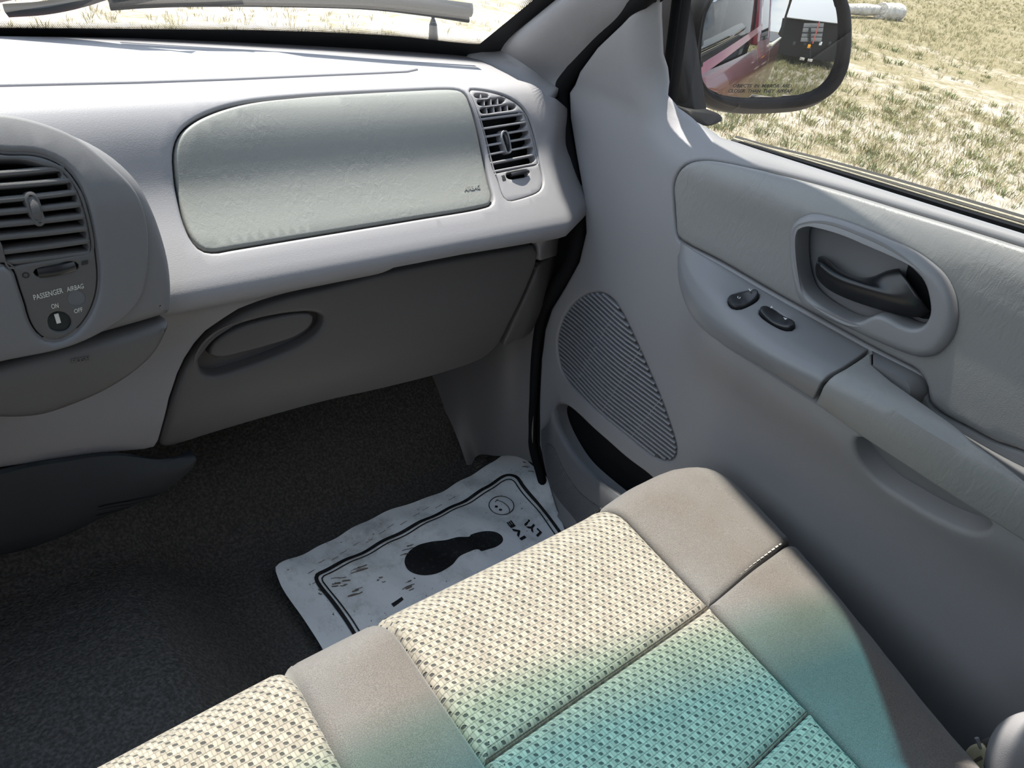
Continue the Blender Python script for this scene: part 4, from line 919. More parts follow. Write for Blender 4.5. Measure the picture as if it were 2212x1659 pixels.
# belt weatherstrips, window channel, side glass
def glass_x(y, z): return 0.868 - 0.23 * (z + 0.22)
BIN = [(1600, 306), (1680, 331), (1750, 352), (1900, 397), (2050, 443), (2212, 492), (2500, 580), (2900, 700)]
BOUT = [(1590, 303), (1640, 318), (1750, 345), (1900, 386), (2050, 430), (2212, 478), (2500, 562), (2900, 680)]
inner_l = catmull([atx(*q, 0.858) for q in BIN], 60)
sweep('inner_belt_strip', inner_l, [(-.005, -.010), (.006, -.010), (.006, .000), (-.002, .0005), (-.005, -.002)], (0, 0, 1), RUBBER, door)
sweep('fuzz_edge', [(x + 0.007, y, z + 0.0008) for x, y, z in inner_l], circ(0.0010, 6), (0, 0, 1), DUSTG, door)
outl = catmull([atx(*q, 0.885) for q in BOUT], 60)
sweep('outer_belt_strip', outl, [(-.008, -.014), (.012, -.014), (.012, .001), (.003, .006), (-.006, .0045)], (0, 0, 1), RUBBERD, door)
sweep('fuzz_edge', [(x - 0.0075, y, z + 0.003) for x, y, z in outl], circ(0.0012, 6), (0, 0, 1), DUSTG, door)
ch = [(glass_x(.648, z) - 0.012, 0.657 + 0.006 * sst(-.1, .3, z), z) for z in np.linspace(-0.235, 0.32, 24)]
sweep('glass_run_channel', ch, rrect(0.020, 0.020, 0.25, 2), (0, 1, 0), RUBBER, door)
sweep('channel_lip', [(x - 0.010, y - 0.006, z) for x, y, z in ch], rrect(0.005, 0.005, 0.4, 2), (0, 1, 0), RUBBER, door)
S_SG = Surf(lambda u, v: (glass_x(u, v), u, v), -0.6, 0.70, -0.26, 0.34, 10, 10)
gl2 = grid_obj('window_2', S_SG, -0.6, 0.655, -0.25, 0.31, 12, 8, SGLASS)
tag(gl2, 'clear passenger side window above the door panel', kind='structure')
# door upper frame
fr_ = [(0.80, 0.66, 0.0), (0.775, 0.55, 0.10), (0.75, 0.42, 0.20), (0.725, 0.28, 0.30), (0.715, 0.10, 0.325), (0.715, -0.3, 0.33), (0.715, -0.6, 0.33), (0.76, -0.64, 0.2), (0.82, -0.65, -0.05), (0.85, -0.65, -0.2)]
sweep('window_frame', catmull(fr_, 60), rrect(0.035, 0.03, 0.3, 2), (1, 0, 0.2), RUBBER, door)

# ------------------------------------------------------------------ bench seat
SO = catmull([(-0.45, .402), (0.0, .400), (0.3, .398), (.55, .398), (.66, .398), (.725, .392), (.770, .366), (.786, .325), (.781, .28), (.757, .18), (.722, .07), (.687, -.04), (.66, -.2), (.65, -.5)], 200)
def seat_d(x, y):
    d = np.linalg.norm(SO - np.array((x, y)), axis=1); i = int(d.argmin()); a = SO[max(i - 1, 0)]; b = SO[min(i + 1, 199)]; t = b - a; t /= np.linalg.norm(t)
    s = (x - SO[i][0]) * t[1] - (y - SO[i][1]) * t[0]
    return float(s)
def seat_z(x, y):
    d = seat_d(x, y); r = 0.060
    z = -0.612 + 0.014 * sst(0.56, 0.66, x) - 0.02 * sst(0.15, -0.5, y)
    z += 0.004 * math.sin((x - 0.05) * 9)
    if d < r:
        q = min(1.35, (r - d) / r); z -= 0.075 * (1 - math.sqrt(max(0.0, 1 - min(q, 1) ** 2))) + max(0, q - 1) * 0.3
    return z
S_SEAT = Surf(lambda u, v: (u, v, seat_z(u, v)), -0.42, 0.80, -0.5, 0.42, 140, 130)
seat = thing('bench_seat', 'cloth bench seat cushion with basket-weave centre and plain bolsters', 'seat', (0.45, 0.0, -0.75))
FE = 0.4005
def sq(x0, x1, y0, y1, x0b=None, x1b=None):
    x0b = x0 if x0b is None else x0b; x1b = x1 if x1b is None else x1b
    return [(x0, y1), (x0b, y0), (x1b, y0), (x1, y1)]
def mg(x, a=0.0): return x
Xi = lambda y: 0.590 + (y - 0.38) * 0.090     # seam insert / outer bolster
Xc = lambda y: 0.2695 + (y - 0.37) * 0.035    # seam centre strip / insert
Xl = lambda y: 0.1705 + (y - 0.38) * 0.045
ys = [FE - 0.003, 0.203, 0.066, -0.075, -0.21, -0.48]
def cushion(name, xa, xb, y1, y0, mat, label=None, roll=0.012):
    o = patch(name, S_SEAT, [(xa(y1), y1), (xa((y0 + y1) / 2), (y0 + y1) / 2), (xa(y0), y0), (xb(y0), y0), (xb((y0 + y1) / 2), (y0 + y1) / 2), (xb(y1), y1)], [], 0.0, roll, 0.03, 0.011, 5, mat, seat, edge=0.009, smooth=False)
    if label: o['label'] = label
    return o
for i in range(5): cushion('insert_panel', Xc, Xi, ys[i], ys[i + 1], WEAVE, 'basket-weave insert panel')
cushion('center_strip', Xl, Xc, ys[0], ys[-1], VELOUR, 'plain taupe strip')
cushion('center_insert', lambda y: -0.40, Xl, ys[0], ys[-1], WEAVE, 'basket-weave centre panel')
def bol(name, ya, yb, front):
    ed = [tuple(SO[i]) for i in range(200) if SO[i][0] > 0.585 and yb < SO[i][1] < ya + (0.1 if front else 0)]
    n2 = np.array(ed)
    if front:
        ed = [(x - 0.0015, y - 0.003) if y > 0.39 else (x - .003, y) for x, y in ed]
        out = [(Xi(ys[0]), ys[0])] + ed + [(Xi(yb), yb)]
    else:
        ed = [(x - .003, y) for x, y in ed]
        out = [(Xi(ya), ya)] + [(ed[0][0], ya)] + ed + [(Xi(yb), yb)]
    return patch(name, S_SEAT, out, [], 0.0, 0.008, 0.03, 0.011, 4, VELOUR, seat, edge=0.007, smooth=False)
bol('outer_bolster', 0.40, 0.2035, True)['label'] = 'plain taupe front corner bolster'
bol('outer_bolster', 0.2035, -0.48, False)['label'] = 'plain taupe side bolster'
# boxing round the edge
V, F = [], []
for i, (x, y) in enumerate(SO):
    p = S_SEAT.p(x, y)
    for dx, dz in ((0.004, 0.004), (-0.002, -0.02), (-0.006, -0.07), (-0.02, -0.14), (-.03, -.20)):
        a = SO[max(i - 1, 0)]; b = SO[min(i + 1, 199)]; t = b - a; t /= np.linalg.norm(t); nn = np.array((-t[1], t[0])) * 1.0
        V.append((x + nn[0] * dx - 0.0, y + nn[1] * dx, p.z + dz))
for i in range(199):
    for j in range(4): F.append((i * 5 + j, i * 5 + j + 1, (i + 1) * 5 + j + 1, (i + 1) * 5 + j))
mesh_obj('seat_boxing', V, F, VELOUR, seat)
st = bmesh.new(); V, F = [], []
x0, x1 = Xi(.205) + .012, 0.715
for k in range(17):
    a = x0 + (x1 - x0) * k / 17; b = a + 0.0055
    for px_, s in ((a, 0), (b, 1)):
        for w_ in (-.0009, .0009): V.append(tuple(S_SEAT.p(px_, 0.2085 + w_) + Vector((0, 0, -0.0022 if s else -0.002))))
    m_ = len(V) - 4; F.append((m_, m_ + 1, m_ + 3, m_ + 2))
st.free()
so_ = mesh_obj('seam_stitching', V, F, M('stitch_thread', (0.36, 0.33, 0.29), 0.9), seat); so_['kind'] = 'stuff'
# seat backrest (behind the eye, keeps the light in the cab honest)
box('backrest', (-0.70, -0.62, -0.62), (0.66, -0.46, 0.0), VELOUR, seat, 0.03)
S_BASE = [(x - .06 if x > .5 else x, y - .07) for x, y in SO]
V = [(x, y, -0.75) for x, y in S_BASE] + [(x - .02 if x > .5 else x, y - .03, -0.96) for x, y in S_BASE]
mesh_obj('seat_base', V, [(i, i + 1, 201 + i, 200 + i) for i in range(199)], BLACKM, seat)

# ------------------------------------------------------------------ paper floor mat
def mat_wr(x, y): return 0.0035 * math.sin(x * 31 + 3 * math.sin(y * 17)) * math.sin(y * 23 + 1.3) + 0.0018 * math.sin(x * 83 + y * 41)
def mat_fn(u, v):
    x, y = u, v
    z = floor_z(x, y) + 0.010 + mat_wr(x, y) + 0.05 * sst(0.72, 0.92, x) ** 2 + 0.02 * sst(0.45, 0.30, x) * sst(0.5, 0.75, y)
    return (x, y, z)
S_MAT = Surf(mat_fn, 0.20, 0.98, 0.28, 0.98, 90, 90)
MATO = [(595, 1225), (598, 1240), (606, 1262), (630, 1300), (655, 1335), (690, 1390), (760, 1500), (860, 1640), (1000, 1600), (1200, 1430), (1290, 1290), (1226, 1160), (1200, 1090), (1172, 1010), (1158, 984), (1140, 973), (1118, 969), (1095, 976), (1060, 1000), (1000, 1035), (940, 1068), (860, 1095), (800, 1122), (720, 1165), (660, 1195)]
pm = patch('paper_floor_mat', S_MAT, S_MAT.path(MATO), [], 0.0, 0.0004, 0.0008, 0.010, 1, PAPER, None, edge=0.008)
tag(pm, 'creased white paper floor mat with printed shoe sole in footwell', 'floor mat', kind='thing')
def T(pts): return S_MAT.path(pts)
BL = [(880, 1520), (800, 1420), (750, 1345), (715, 1296), (692, 1268), (683, 1252), (685, 1243), (698, 1236), (755, 1207), (830, 1168), (900, 1132), (960, 1104), (1010, 1080), (1050, 1054), (1085, 1031), (1100, 1027), (1115, 1031), (1128, 1048), (1160, 1086), (1194, 1130), (1250, 1190)]
ribbon('border_line', S_MAT, T(BL), 0.0062, INK, pm, 0.0016)
BL2 = [(895, 1515), (815, 1415), (762, 1342), (728, 1296), (705, 1268), (695, 1253), (698, 1246), (710, 1240), (765, 1212), (838, 1174), (905, 1139), (965, 1110), (1015, 1087), (1055, 1061), (1087, 1040), (1100, 1036), (1110, 1040), (1120, 1054), (1152, 1092), (1186, 1137), (1240, 1195)]
ribbon('border_line', S_MAT, T(BL2), 0.0022, INK, pm, 0.0016)
SHOE = [(874, 1216), (876, 1204), (886, 1190), (904, 1178), (930, 1171), (965, 1167), (990, 1161), (1014, 1160), (1017, 1156), (1035, 1150), (1055, 1148), (1073, 1151), (1085, 1160), (1086, 1170), (1075, 1180), (1055, 1187), (1037, 1191), (1034, 1187), (1012, 1193), (992, 1203), (975, 1222), (950, 1237), (925, 1243), (900, 1241), (882, 1232)]
patch('shoe_print', S_MAT, T(SHOE), [], 0.0014, 0.0002, 0.0004, 0.009, 1, INK, pm, edge=0.005)
def ell(cx, cy, rx, ry, rot, a0=0, a1=2 * math.pi, n=24):
    return [(cx + rx * math.cos(a) * math.cos(rot) - ry * math.sin(a) * math.sin(rot), cy + rx * math.cos(a) * math.sin(rot) + ry * math.sin(a) * math.cos(rot)) for a in np.linspace(a0, a1, n)]
ribbon('smiley_outline', S_MAT, T(ell(1083, 1093, 27, 20, 0.1)[:-1]), 0.0016, INK, pm, 0.0016, closed=True)
ribbon('smiley_mouth', S_MAT, T([(1073, 1082), (1084, 1085), (1096, 1094), (1101, 1104), (1100, 1108)]), 0.0014, INK, pm, 0.0016)
ribbon('smiley_mouth', S_MAT, T([(1070, 1086), (1072, 1082), (1076, 1080)]), 0.0014, INK, pm, 0.0016)
for c in ((1072, 1095), (1081, 1102)):
    patch('smiley_eye', S_MAT, T(ell(c[0], c[1], 3.6, 2.2, 0.1, n=10)[:-1]), [], 0.0014, 0.0001, 0.0003, 0.002, 1, INK, pm, edge=0.0015)
text('lettering', 'IVE', S_MAT, (1136, 1163), (1103, 1125), (1126, 1169), INK, pm, off=0.0016, bold=0.045, space=1.18)
text('lettering', 'LY!', S_MAT, (1170, 1152), (1141, 1123), (1161, 1161), INK, pm, off=0.0016, bold=0.045, space=1.18)
patch('print_bar', S_MAT, T([(845, 1305), (868, 1290), (872, 1296), (850, 1312)]), [], 0.0014, 0.0001, 0.0003, 0.005, 1, INK, pm, smooth=False)
random.seed(3)
for (cx, cy, rx, ry, rot, nb) in ((735, 1258, 26, 10, -.15, 9), (770, 1278, 24, 7, -.4, 5), (823, 1252, 15, 6, -.15, 5), (880, 1270, 22, 12, -.5, 8), (880, 1190, 24, 10, -.35, 7), (770, 1232, 30, 6, -.35, 6), (690, 1278, 10, 5, .5, 2), (1040, 1000, 20, 8, -.6, 3), (1140, 1010, 18, 14, .2, 5)):
    for k in range(nb):
        a = random.uniform(-1, 1); b = random.uniform(-1, 1); L = random.uniform(.3, .8) * rx
        c = (cx + rx * a * math.cos(rot) * .5, cy + ry * b + rx * a * math.sin(rot) * .5)
        ribbon('scuff', S_MAT, T([(c[0] - L * .5, c[1] - L * .5 * math.tan(rot) * .8), (c[0], c[1] + random.uniform(-1.5, 1.5)), (c[0] + L * .5, c[1] + L * .5 * math.tan(rot) * .8)]), random.uniform(.0006, .0024), SCUFF, pm, 0.0015, n=6)
for k in range(14):     # dashes along the border
    t = k / 14; p = catmull(BL, 100)[30 + int(t * 38)]
    ribbon('scuff', S_MAT, T([(p[0] - 18, p[1] - 6 - 4 * (k % 3)), (p[0] - 4, p[1] - 14 - 4 * (k % 3))]), 0.0009, SCUFF, pm, 0.0015, n=4)

# ------------------------------------------------------------------ seat belt beside the seat
sb = thing('seat_belt', 'grey seat belt anchor cover with cream label tag beside seat', 'seat belt', (0.74, -0.06, -0.68))
S_AN = loft_surf([a3([(2150, 1660), (2160, 1610), (2180, 1578), (2212, 1560), (2280, 1550)], [.70] * 5), a3([(2158, 1680), (2172, 1630), (2192, 1600), (2222, 1585), (2290, 1575)], [.685] * 5), a3([(2200, 1720), (2210, 1690), (2230, 1660), (2260, 1640), (2320, 1630)], [.69] * 5)], 20, 14)
ac = grid_obj('anchor_cover', S_AN, 0, S_AN.Lu, 0, S_AN.Lv, 24, 16, GREY, sb); shell(ac, 0.02)
S_TG = loft_surf([a3([(2086, 1626), (2100, 1610), (2122, 1606), (2132, 1618)], [.72, .718, .716, .716]), a3([(2104, 1690), (2114, 1684), (2130, 1680), (2142, 1684)], [.712, .71, .708, .708])], 12, 10)
tg = grid_obj('warning_label', S_TG, 0, S_TG.Lu, 0, S_TG.Lv, 12, 10, M('cream_label', (0.62, 0.54, 0.34), 0.6, var=(60, 0.45, 0.75, (0.45, 0.38, 0.24))), sb); tg['label'] = 'cream label tag with faded print'
shell(tg, 0.003)
for q in ([(2092, 1632), (2098, 1640)], [(2104, 1648), (2116, 1638), (2124, 1634)], [(2102, 1655), (2112, 1656)]): ribbon('label_print', S_TG, S_TG.path(q), 0.003, SCUFF, tg, 0.0022, n=5)
S_WB = loft_surf([a3([(2118, 1600), (2140, 1592), (2168, 1588)], [.735] * 3), a3([(2140, 1700), (2160, 1690), (2190, 1680)], [.735] * 3)], 8, 8)
wb = grid_obj('webbing', S_WB, 0, S_WB.Lu, 0, S_WB.Lv, 8, 8, M('belt_webbing', (0.10, 0.09, 0.085), 0.8), sb); shell(wb, 0.002)
sweep('hook_tip', [tuple(atx(*q, .715)) for q in [(2110, 1594), (2114, 1604), (2120, 1616)]], circ(0.0022, 8), (1, 0, 0), GREY, sb)

# ------------------------------------------------------------------ wiper, antenna
def wpt(px, py, off):
    u, t = S_WIND.at(px, py); return tuple(S_WIND.p(u, t) - S_WIND.n(u, t) * off)
wip = thing('windshield_wiper', 'black wiper blade and arm lying across base of windshield', 'wiper', (0.5, 1.05, -0.22))
bp_ = catmull([wpt(*q, 0.016) for q in [(238, 20), (330, 16), (480, 15), (640, 17), (800, 22), (920, 34), (1020, 46)]], 50)
sweep('wiper_blade', bp_, rrect(0.016, 0.017, 0.35, 2), (0, 0.6, 0.8), BLADE, wip)
bp2 = catmull([wpt(*q, 0.014) for q in [(242, 36), (330, 30), (480, 27), (640, 28), (800, 33), (920, 46), (1014, 60)]], 50)
sweep('rubber_squeegee', bp2, rrect(0.006, 0.012, 0.3, 2), (0, 0.6, 0.8), RUBBER, wip)
bp3 = catmull([wpt(*q, 0.027) for q in [(236, 10), (330, 5), (430, 2), (520, -3)]], 20)
sweep('blade_clip', bp3, rrect(0.010, 0.006, 0.35, 2), (0, 0.6, 0.8), ARMW, wip)
ar = catmull([wpt(*q, 0.03) for q in [(-160, 62), (-60, 48), (60, 27), (160, 10), (260, -8), (380, -32)]], 24)
sweep('wiper_arm', ar, rrect(0.030, 0.012, 0.3, 2), (0, 0.6, 0.8), ARMW, wip, scale=[1.25 - 0.5 * k / 23 for k in range(24)])
ar2 = catmull([wpt(*q, 0.016) for q in [(20, 52), (100, 46), (170, 32), (240, 10)]], 14)
sweep('arm_spring_cover', ar2, rrect(0.020, 0.01, 0.3, 2), (0, 0.6, 0.8), BLADE, wip)
b0 = Vector(atx(936, 82, 0.83)); b1 = Vector(atx(935, 0, 0.83)); dr = (b1 - b0); 
ant = thing('antenna', 'thin black radio antenna mast rising behind the windshield corner', 'antenna', tuple(b0 - dr * 2))
sweep('mast', [tuple(b0 + dr * t) for t in (0.3, 1, 2, 4, 7)], circ(0.0032, 8), (1, 0, 0), BLADE, ant)
sweep('mast_base', [tuple(b0 + dr * t) for t in (-2.2, -0.6, 0.0, 0.35, 0.5)], circ(0.0075, 12), (1, 0, 0), BLADE, ant, scale=[1.8, 1.5, 1.15, 0.95, 0.5])

# ------------------------------------------------------------------ hood, truck body outside
S_HOOD = Surf(lambda u, v: (u, v, -0.345 - 0.20 * (v - 1.15) - 0.10 * max(0, v - 1.9) - 0.10 * abs(u) ** 6), -0.92, 0.92, 1.13, 2.45, 30, 30)
hood = grid_obj('truck_hood', S_HOOD, -0.9, 0.9, 1.16, 2.4, 30, 30, MAROON); shell(hood, 0.02)
tag(hood, 'maroon truck hood sloping away beyond the windshield', 'hood', kind='thing')

# outer body side
def side_x(z):
    return float(np.interp(z, [-1.35, -1.15, -.9, -.62, -.42, -.32, -.25, -.2], [.93, .955, .98, .985, .965, .94, .905, .90]))
S_SIDE = Surf(lambda u, v: (side_x(v), u, v), -3.9, 2.4, -1.35, -0.2, 30, 60, sgn=1.0)
body = thing('pickup_truck_body', 'maroon and tan two-tone truck side seen in the mirror', 'truck', (0.95, -1.0, -1.2))
def panel(name, y0, y1, z0, z1, mat): return grid_obj(name, S_SIDE, y0, y1, z0, z1, 20, 14, mat, body)
panel('front_door_skin', -0.63, 0.735, -0.74, -0.262, MAROON); panel('front_door_lower', -0.63, 0.735, -1.3, -0.745, TAN)
panel('rear_door_skin', -1.56, -0.64, -0.74, -0.23, MAROON); panel('rear_door_lower', -1.56, -0.64, -1.3, -0.745, TAN)
panel('bed_side', -3.8, -1.60, -0.74, -0.30, MAROON); panel('bed_lower', -3.8, -1.60, -1.3, -0.745, TAN)
panel('fender', 0.745, 2.38, -1.3, -0.66, MAROON)
# beltline ledge under the glass
V = []
bl_ = [(y, z) for y, z in OPEN if -0.62 < y < 0.60]
V = [(0.893, y, z - 0.02) for y, z in bl_] + [(0.915, y, z - 0.035) for y, z in bl_]
m_ = len(bl_); mesh_obj('belt_ledge', V, [(i, i + 1, m_ + i + 1, m_ + i) for i in range(m_ - 1)], MAROON, body)
def pillar(name, y0, y1, mat=MAROON):
    V = []
    for z in (-0.25, 0.32):
        x = 0.905 - 0.27 * (z + 0.25); 
        for yy in (y0, y1): V += [(x, yy - 0.05 * (z + .25), z), (x - 0.05, yy - 0.05 * (z + .25), z)]
    return hull(name, V, mat, body, 0.006)
pillar('door_pillar', -0.86, -0.66); pillar('rear_pillar', -1.60, -1.42)
V = [(0.898, -0.86, -0.23), (0.898, -1.42, -0.23), (0.755, -1.45, 0.29), (0.755, -0.89, 0.29)]
mesh_obj('quarter_glass', V, [(0, 1, 2, 3)], M('dark_glass', (0.02, 0.025, 0.03), 0.03, 0.8), body)
V = [(0.735, 0.20, 0.36), (0.735, -1.58, 0.36), (-0.735, -1.58, 0.36), (-0.735, 0.20, 0.36), (0.66, 0.25, 0.42), (0.66, -1.55, 0.42), (-0.66, -1.55, 0.42), (-0.66, 0.25, 0.42)]
hull('outer_roof', V, MAROON, body, 0.02)
hull('bed_cover', [(0.93, -1.7, -0.27), (0.93, -3.75, -0.27), (-0.9, -1.7, -0.27), (-0.9, -3.75, -0.27), (0.85, -1.72, -0.22), (0.85, -3.7, -0.22), (-0.85, -1.72, -0.22), (-0.85, -3.7, -0.22)], M('grey_bed_cover', (0.14, 0.14, 0.145), 0.7), body, 0.01)
box('bed_rail_cap', (0.88, -3.78, -0.30), (0.955, -1.62, -0.275), M('pale_rail', (0.6, 0.58, 0.5), 0.5), body, 0.006)
# back wall and driver-side wall of the cab
wb_ = hull('wall_back', [(-.8, -0.95, -1.0), (.8, -0.95, -1.0), (-.8, -1.06, 0.04), (.8, -1.06, 0.04), (-.8, -0.99, -1.0), (.8, -0.99, -1.0), (-.8, -1.10, 0.04), (.8, -1.10, 0.04)], GREYL)
tag(wb_, 'grey rear cab wall below the back window', kind='structure')
wl_ = hull('wall_left', [(-.84, -0.95, -1.0), (-.84, 0.9, -1.0), (-.86, -0.95, -0.25), (-.86, 0.9, -0.25), (-.9, -0.95, -1.0), (-.9, 0.9, -1.0), (-.92, -0.95, -0.25), (-.92, 0.9, -0.25)], GREY)
tag(wl_, 'grey driver-side door wall below the window', kind='structure')

# ------------------------------------------------------------------ side mirror
M0 = np.array((1.06, .66, -.16)); MN = _n((-.87, -1.45, .06)); MR = 1.2
MH = _n(np.cross(MN, (0, 0, 1))); MH = MH if MH[0] > 0 else -MH
MK = _n(np.cross(MH, MN)); MK = MK if MK[2] > 0 else -MK
S_MIR = Surf(lambda a, b: tuple(M0 + MH * a + MK * b - MN * (a * a + b * b) / (2 * MR)), -.22, .22, -.20, .20, 40, 40)
zm = lambda x, y: (x / 5.267 + 1440, y / 5.267)
GLO = [zm(*q) for q in [(530, 0), (445, 150), (395, 400), (378, 680), (400, 900), (455, 1000), (560, 1075), (750, 1125), (1000, 1136), (1300, 1128), (1550, 1098), (1750, 1025), (1875, 900), (1950, 740), (1985, 540), (1996, 300), (1975, 110), (1930, -30), (1850, -150), (1700, -230), (1450, -260), (1150, -258), (880, -220), (680, -140)]]
BZM = [zm(*q) for q in [(470, -10), (395, 140), (348, 400), (332, 680), (352, 910), (420, 1040), (540, 1140), (740, 1215), (1000, 1248), (1300, 1240), (1560, 1212), (1790, 1125), (1950, 985), (2050, 790), (2092, 540), (2098, 280), (2075, 80), (2010, -90), (1900, -230), (1720, -320), (1450, -350), (1130, -348), (830, -300), (600, -180)]]
mirror = thing('side_mirror', 'black side mirror with convex glass outside the passenger window', 'mirror', (1.06, .70, -.2))
mg_ = patch('mirror_glass', S_MIR, S_MIR.path(shrink(GLO, px=-5)), [], -0.0045, 0.001, 0.003, 0.008, 2, CHROME, mirror, edge=0.006)
bzm = patch('mirror_bezel', S_MIR, S_MIR.path(BZM), [S_MIR.path(GLO)], 0.006, 0.006, 0.02, 0.01, 4, MIRBLK, mirror, edge=0.006, rollh=[0.006, 0.005])
rim = np.array(loop(S_MIR.path(BZM), 0.012)); cc = rim.mean(0); V, F = [], []
rings = [(1.0, 0.0), (1.035, -0.012), (1.05, -0.04), (1.0, -0.08), (0.85, -0.115), (0.55, -0.14), (0.2, -0.15)]
for k, (s_, o_) in enumerate(rings):
    for q in rim:
        a, b = cc + (q - cc) * s_; p = S_MIR.p(a, b) + Vector(MN) * o_
        if k > 0: p.z -= 0.012 * min(1, k / 2) * (1 if b < cc[1] else 0) * min(1, abs(b - cc[1]) / .06)
        V.append(p)
m_ = len(rim)
for k in range(len(rings) - 1):
    for i in range(m_): F.append((k * m_ + i, k * m_ + (i + 1) % m_, (k + 1) * m_ + (i + 1) % m_, (k + 1) * m_ + i))
F.append(tuple(range((len(rings) - 1) * m_, len(rings) * m_)))
mesh_obj('mirror_housing', V, F, MIRBLK, mirror)
neck = [atx(1462, -40, 0.925), atx(1490, -30, 0.955), atx(1486, 100, 0.95), atx(1492, 200, 0.95), atx(1530, 244, 0.965), atx(1462, 120, 0.915), atx(1466, 228, 0.91), atx(1500, 250, 0.92)]
hull('mirror_neck', [tuple(p) for p in neck] + [tuple(p + np.array((0.02, 0.07, 0))) for p in neck], MIRBLK, mirror, 0.006)
ft = [atx(1488, 238, 0.905), atx(1560, 247, 0.955), atx(1563, 262, 0.955), atx(1534, 275, 0.93), atx(1494, 266, 0.905)]
hull('mirror_foot', [tuple(p) for p in ft] + [tuple(p + np.array((0.01, 0.06, -0.004))) for p in ft], MIRBLK, mirror, 0.003)
text('lettering', 'OBJECTS  IN  MIRROR  ARE', S_MIR, zm(763, 1003), zm(1417, 1003), zm(772, 965), DARKI, mg_, off=-0.0041, shear=0.15, bold=0.005)
text('lettering', 'CLOSER  THAN  THEY  APPEAR', S_MIR, zm(710, 1062), zm(1440, 1062), zm(719, 1024), DARKI, mg_, off=-0.0041, shear=0.15, bold=0.005)
def reflect(px, py, y):
    D = ray(px, py); D = D / np.linalg.norm(D); Cc = M0 - MN * MR
    b = -(D @ Cc); c = Cc @ Cc - MR * MR; t = -b - math.sqrt(max(0, b * b - c)); p = D * t; nn = _n(p - Cc); r = D - 2 * (D @ nn) * nn
    return p + r * ((y - p[1]) / r[1])

# ------------------------------------------------------------------ outside ground
def ground_mat():
    m = M('sandy_field', (0.62, 0.52, 0.40), 0.95, 0.1); t = m.node_tree; b = t.nodes['Principled BSDF']
    tc = t.nodes.new('ShaderNodeTexCoord')
    def noise(s, d, r=0.55, sc_=None):
        n = t.nodes.new('ShaderNodeTexNoise'); n.inputs['Scale'].default_value = s; n.inputs['Detail'].default_value = d; n.inputs['Roughness'].default_value = r
        t.links.new(tc.outputs['Object'], n.inputs['Vector']); return n.outputs['Fac']
    def ramp(f, stops):
        r = t.nodes.new('ShaderNodeValToRGB'); e = r.color_ramp.elements
        for i, (p, c) in enumerate(stops):
            q = e[i] if i < 2 else e.new(p); q.position = p; q.color = (*c, 1)
        t.links.new(f, r.inputs[0]); return r.outputs[0]
    sand = ramp(noise(9, 8, 0.7), [(0.3, (0.26, 0.215, 0.165)), (0.62, (0.41, 0.36, 0.30))])
    straw = ramp(noise(22, 6, 0.7), [(0.35, (0.15, 0.125, 0.072)), (0.65, (0.26, 0.225, 0.14))])
    big = noise(0.55, 5, 0.6); fine = noise(5.0, 6, 0.7)
    f = math_node(t, 'ADD', math_node(t, 'MULTIPLY', big, 0.75), math_node(t, 'MULTIPLY', fine, 0.55))
    sp = t.nodes.new('ShaderNodeSeparateXYZ'); t.links.new(tc.outputs['Object'], sp.inputs[0])
    ln = t.nodes.new('ShaderNodeVectorMath'); ln.operation = 'LENGTH'; t.links.new(tc.outputs['Object'], ln.inputs[0])
    far = t.nodes.new('ShaderNodeMapRange'); far.inputs['From Min'].default_value = 6.5; far.inputs['From Max'].default_value = 20; far.inputs['To Min'].default_value = -0.10; far.inputs['To Max'].default_value = 0.16
    t.links.new(ln.outputs['Value'], far.inputs['Value'])
    f = math_node(t, 'ADD', f, far.outputs[0])
    k = ramp(f, [(0.60, (0, 0, 0)), (0.74, (1, 1, 1))])
    mx = t.nodes.new('ShaderNodeMixRGB'); t.links.new(k, mx.inputs[0]); t.links.new(sand, mx.inputs[1]); t.links.new(straw, mx.inputs[2]); t.links.new(mx.outputs[0], b.inputs['Base Color'])
    bp = t.nodes.new('ShaderNodeBump'); bp.inputs['Strength'].default_value = 0.8; bp.inputs['Distance'].default_value = 0.05; t.links.new(noise(14, 6), bp.inputs['Height']); t.links.new(bp.outputs[0], b.inputs['Normal'])
    return m
GZ = -1.62
V = [(-90, -90, GZ), (110, -90, GZ), (110, 110, GZ), (-90, 110, GZ)]
gr = mesh_obj('ground', V, [(0, 1, 2, 3)], ground_mat(), None, None, False)
tag(gr, 'pale sandy field with patchy dry grass around the truck', kind='structure')

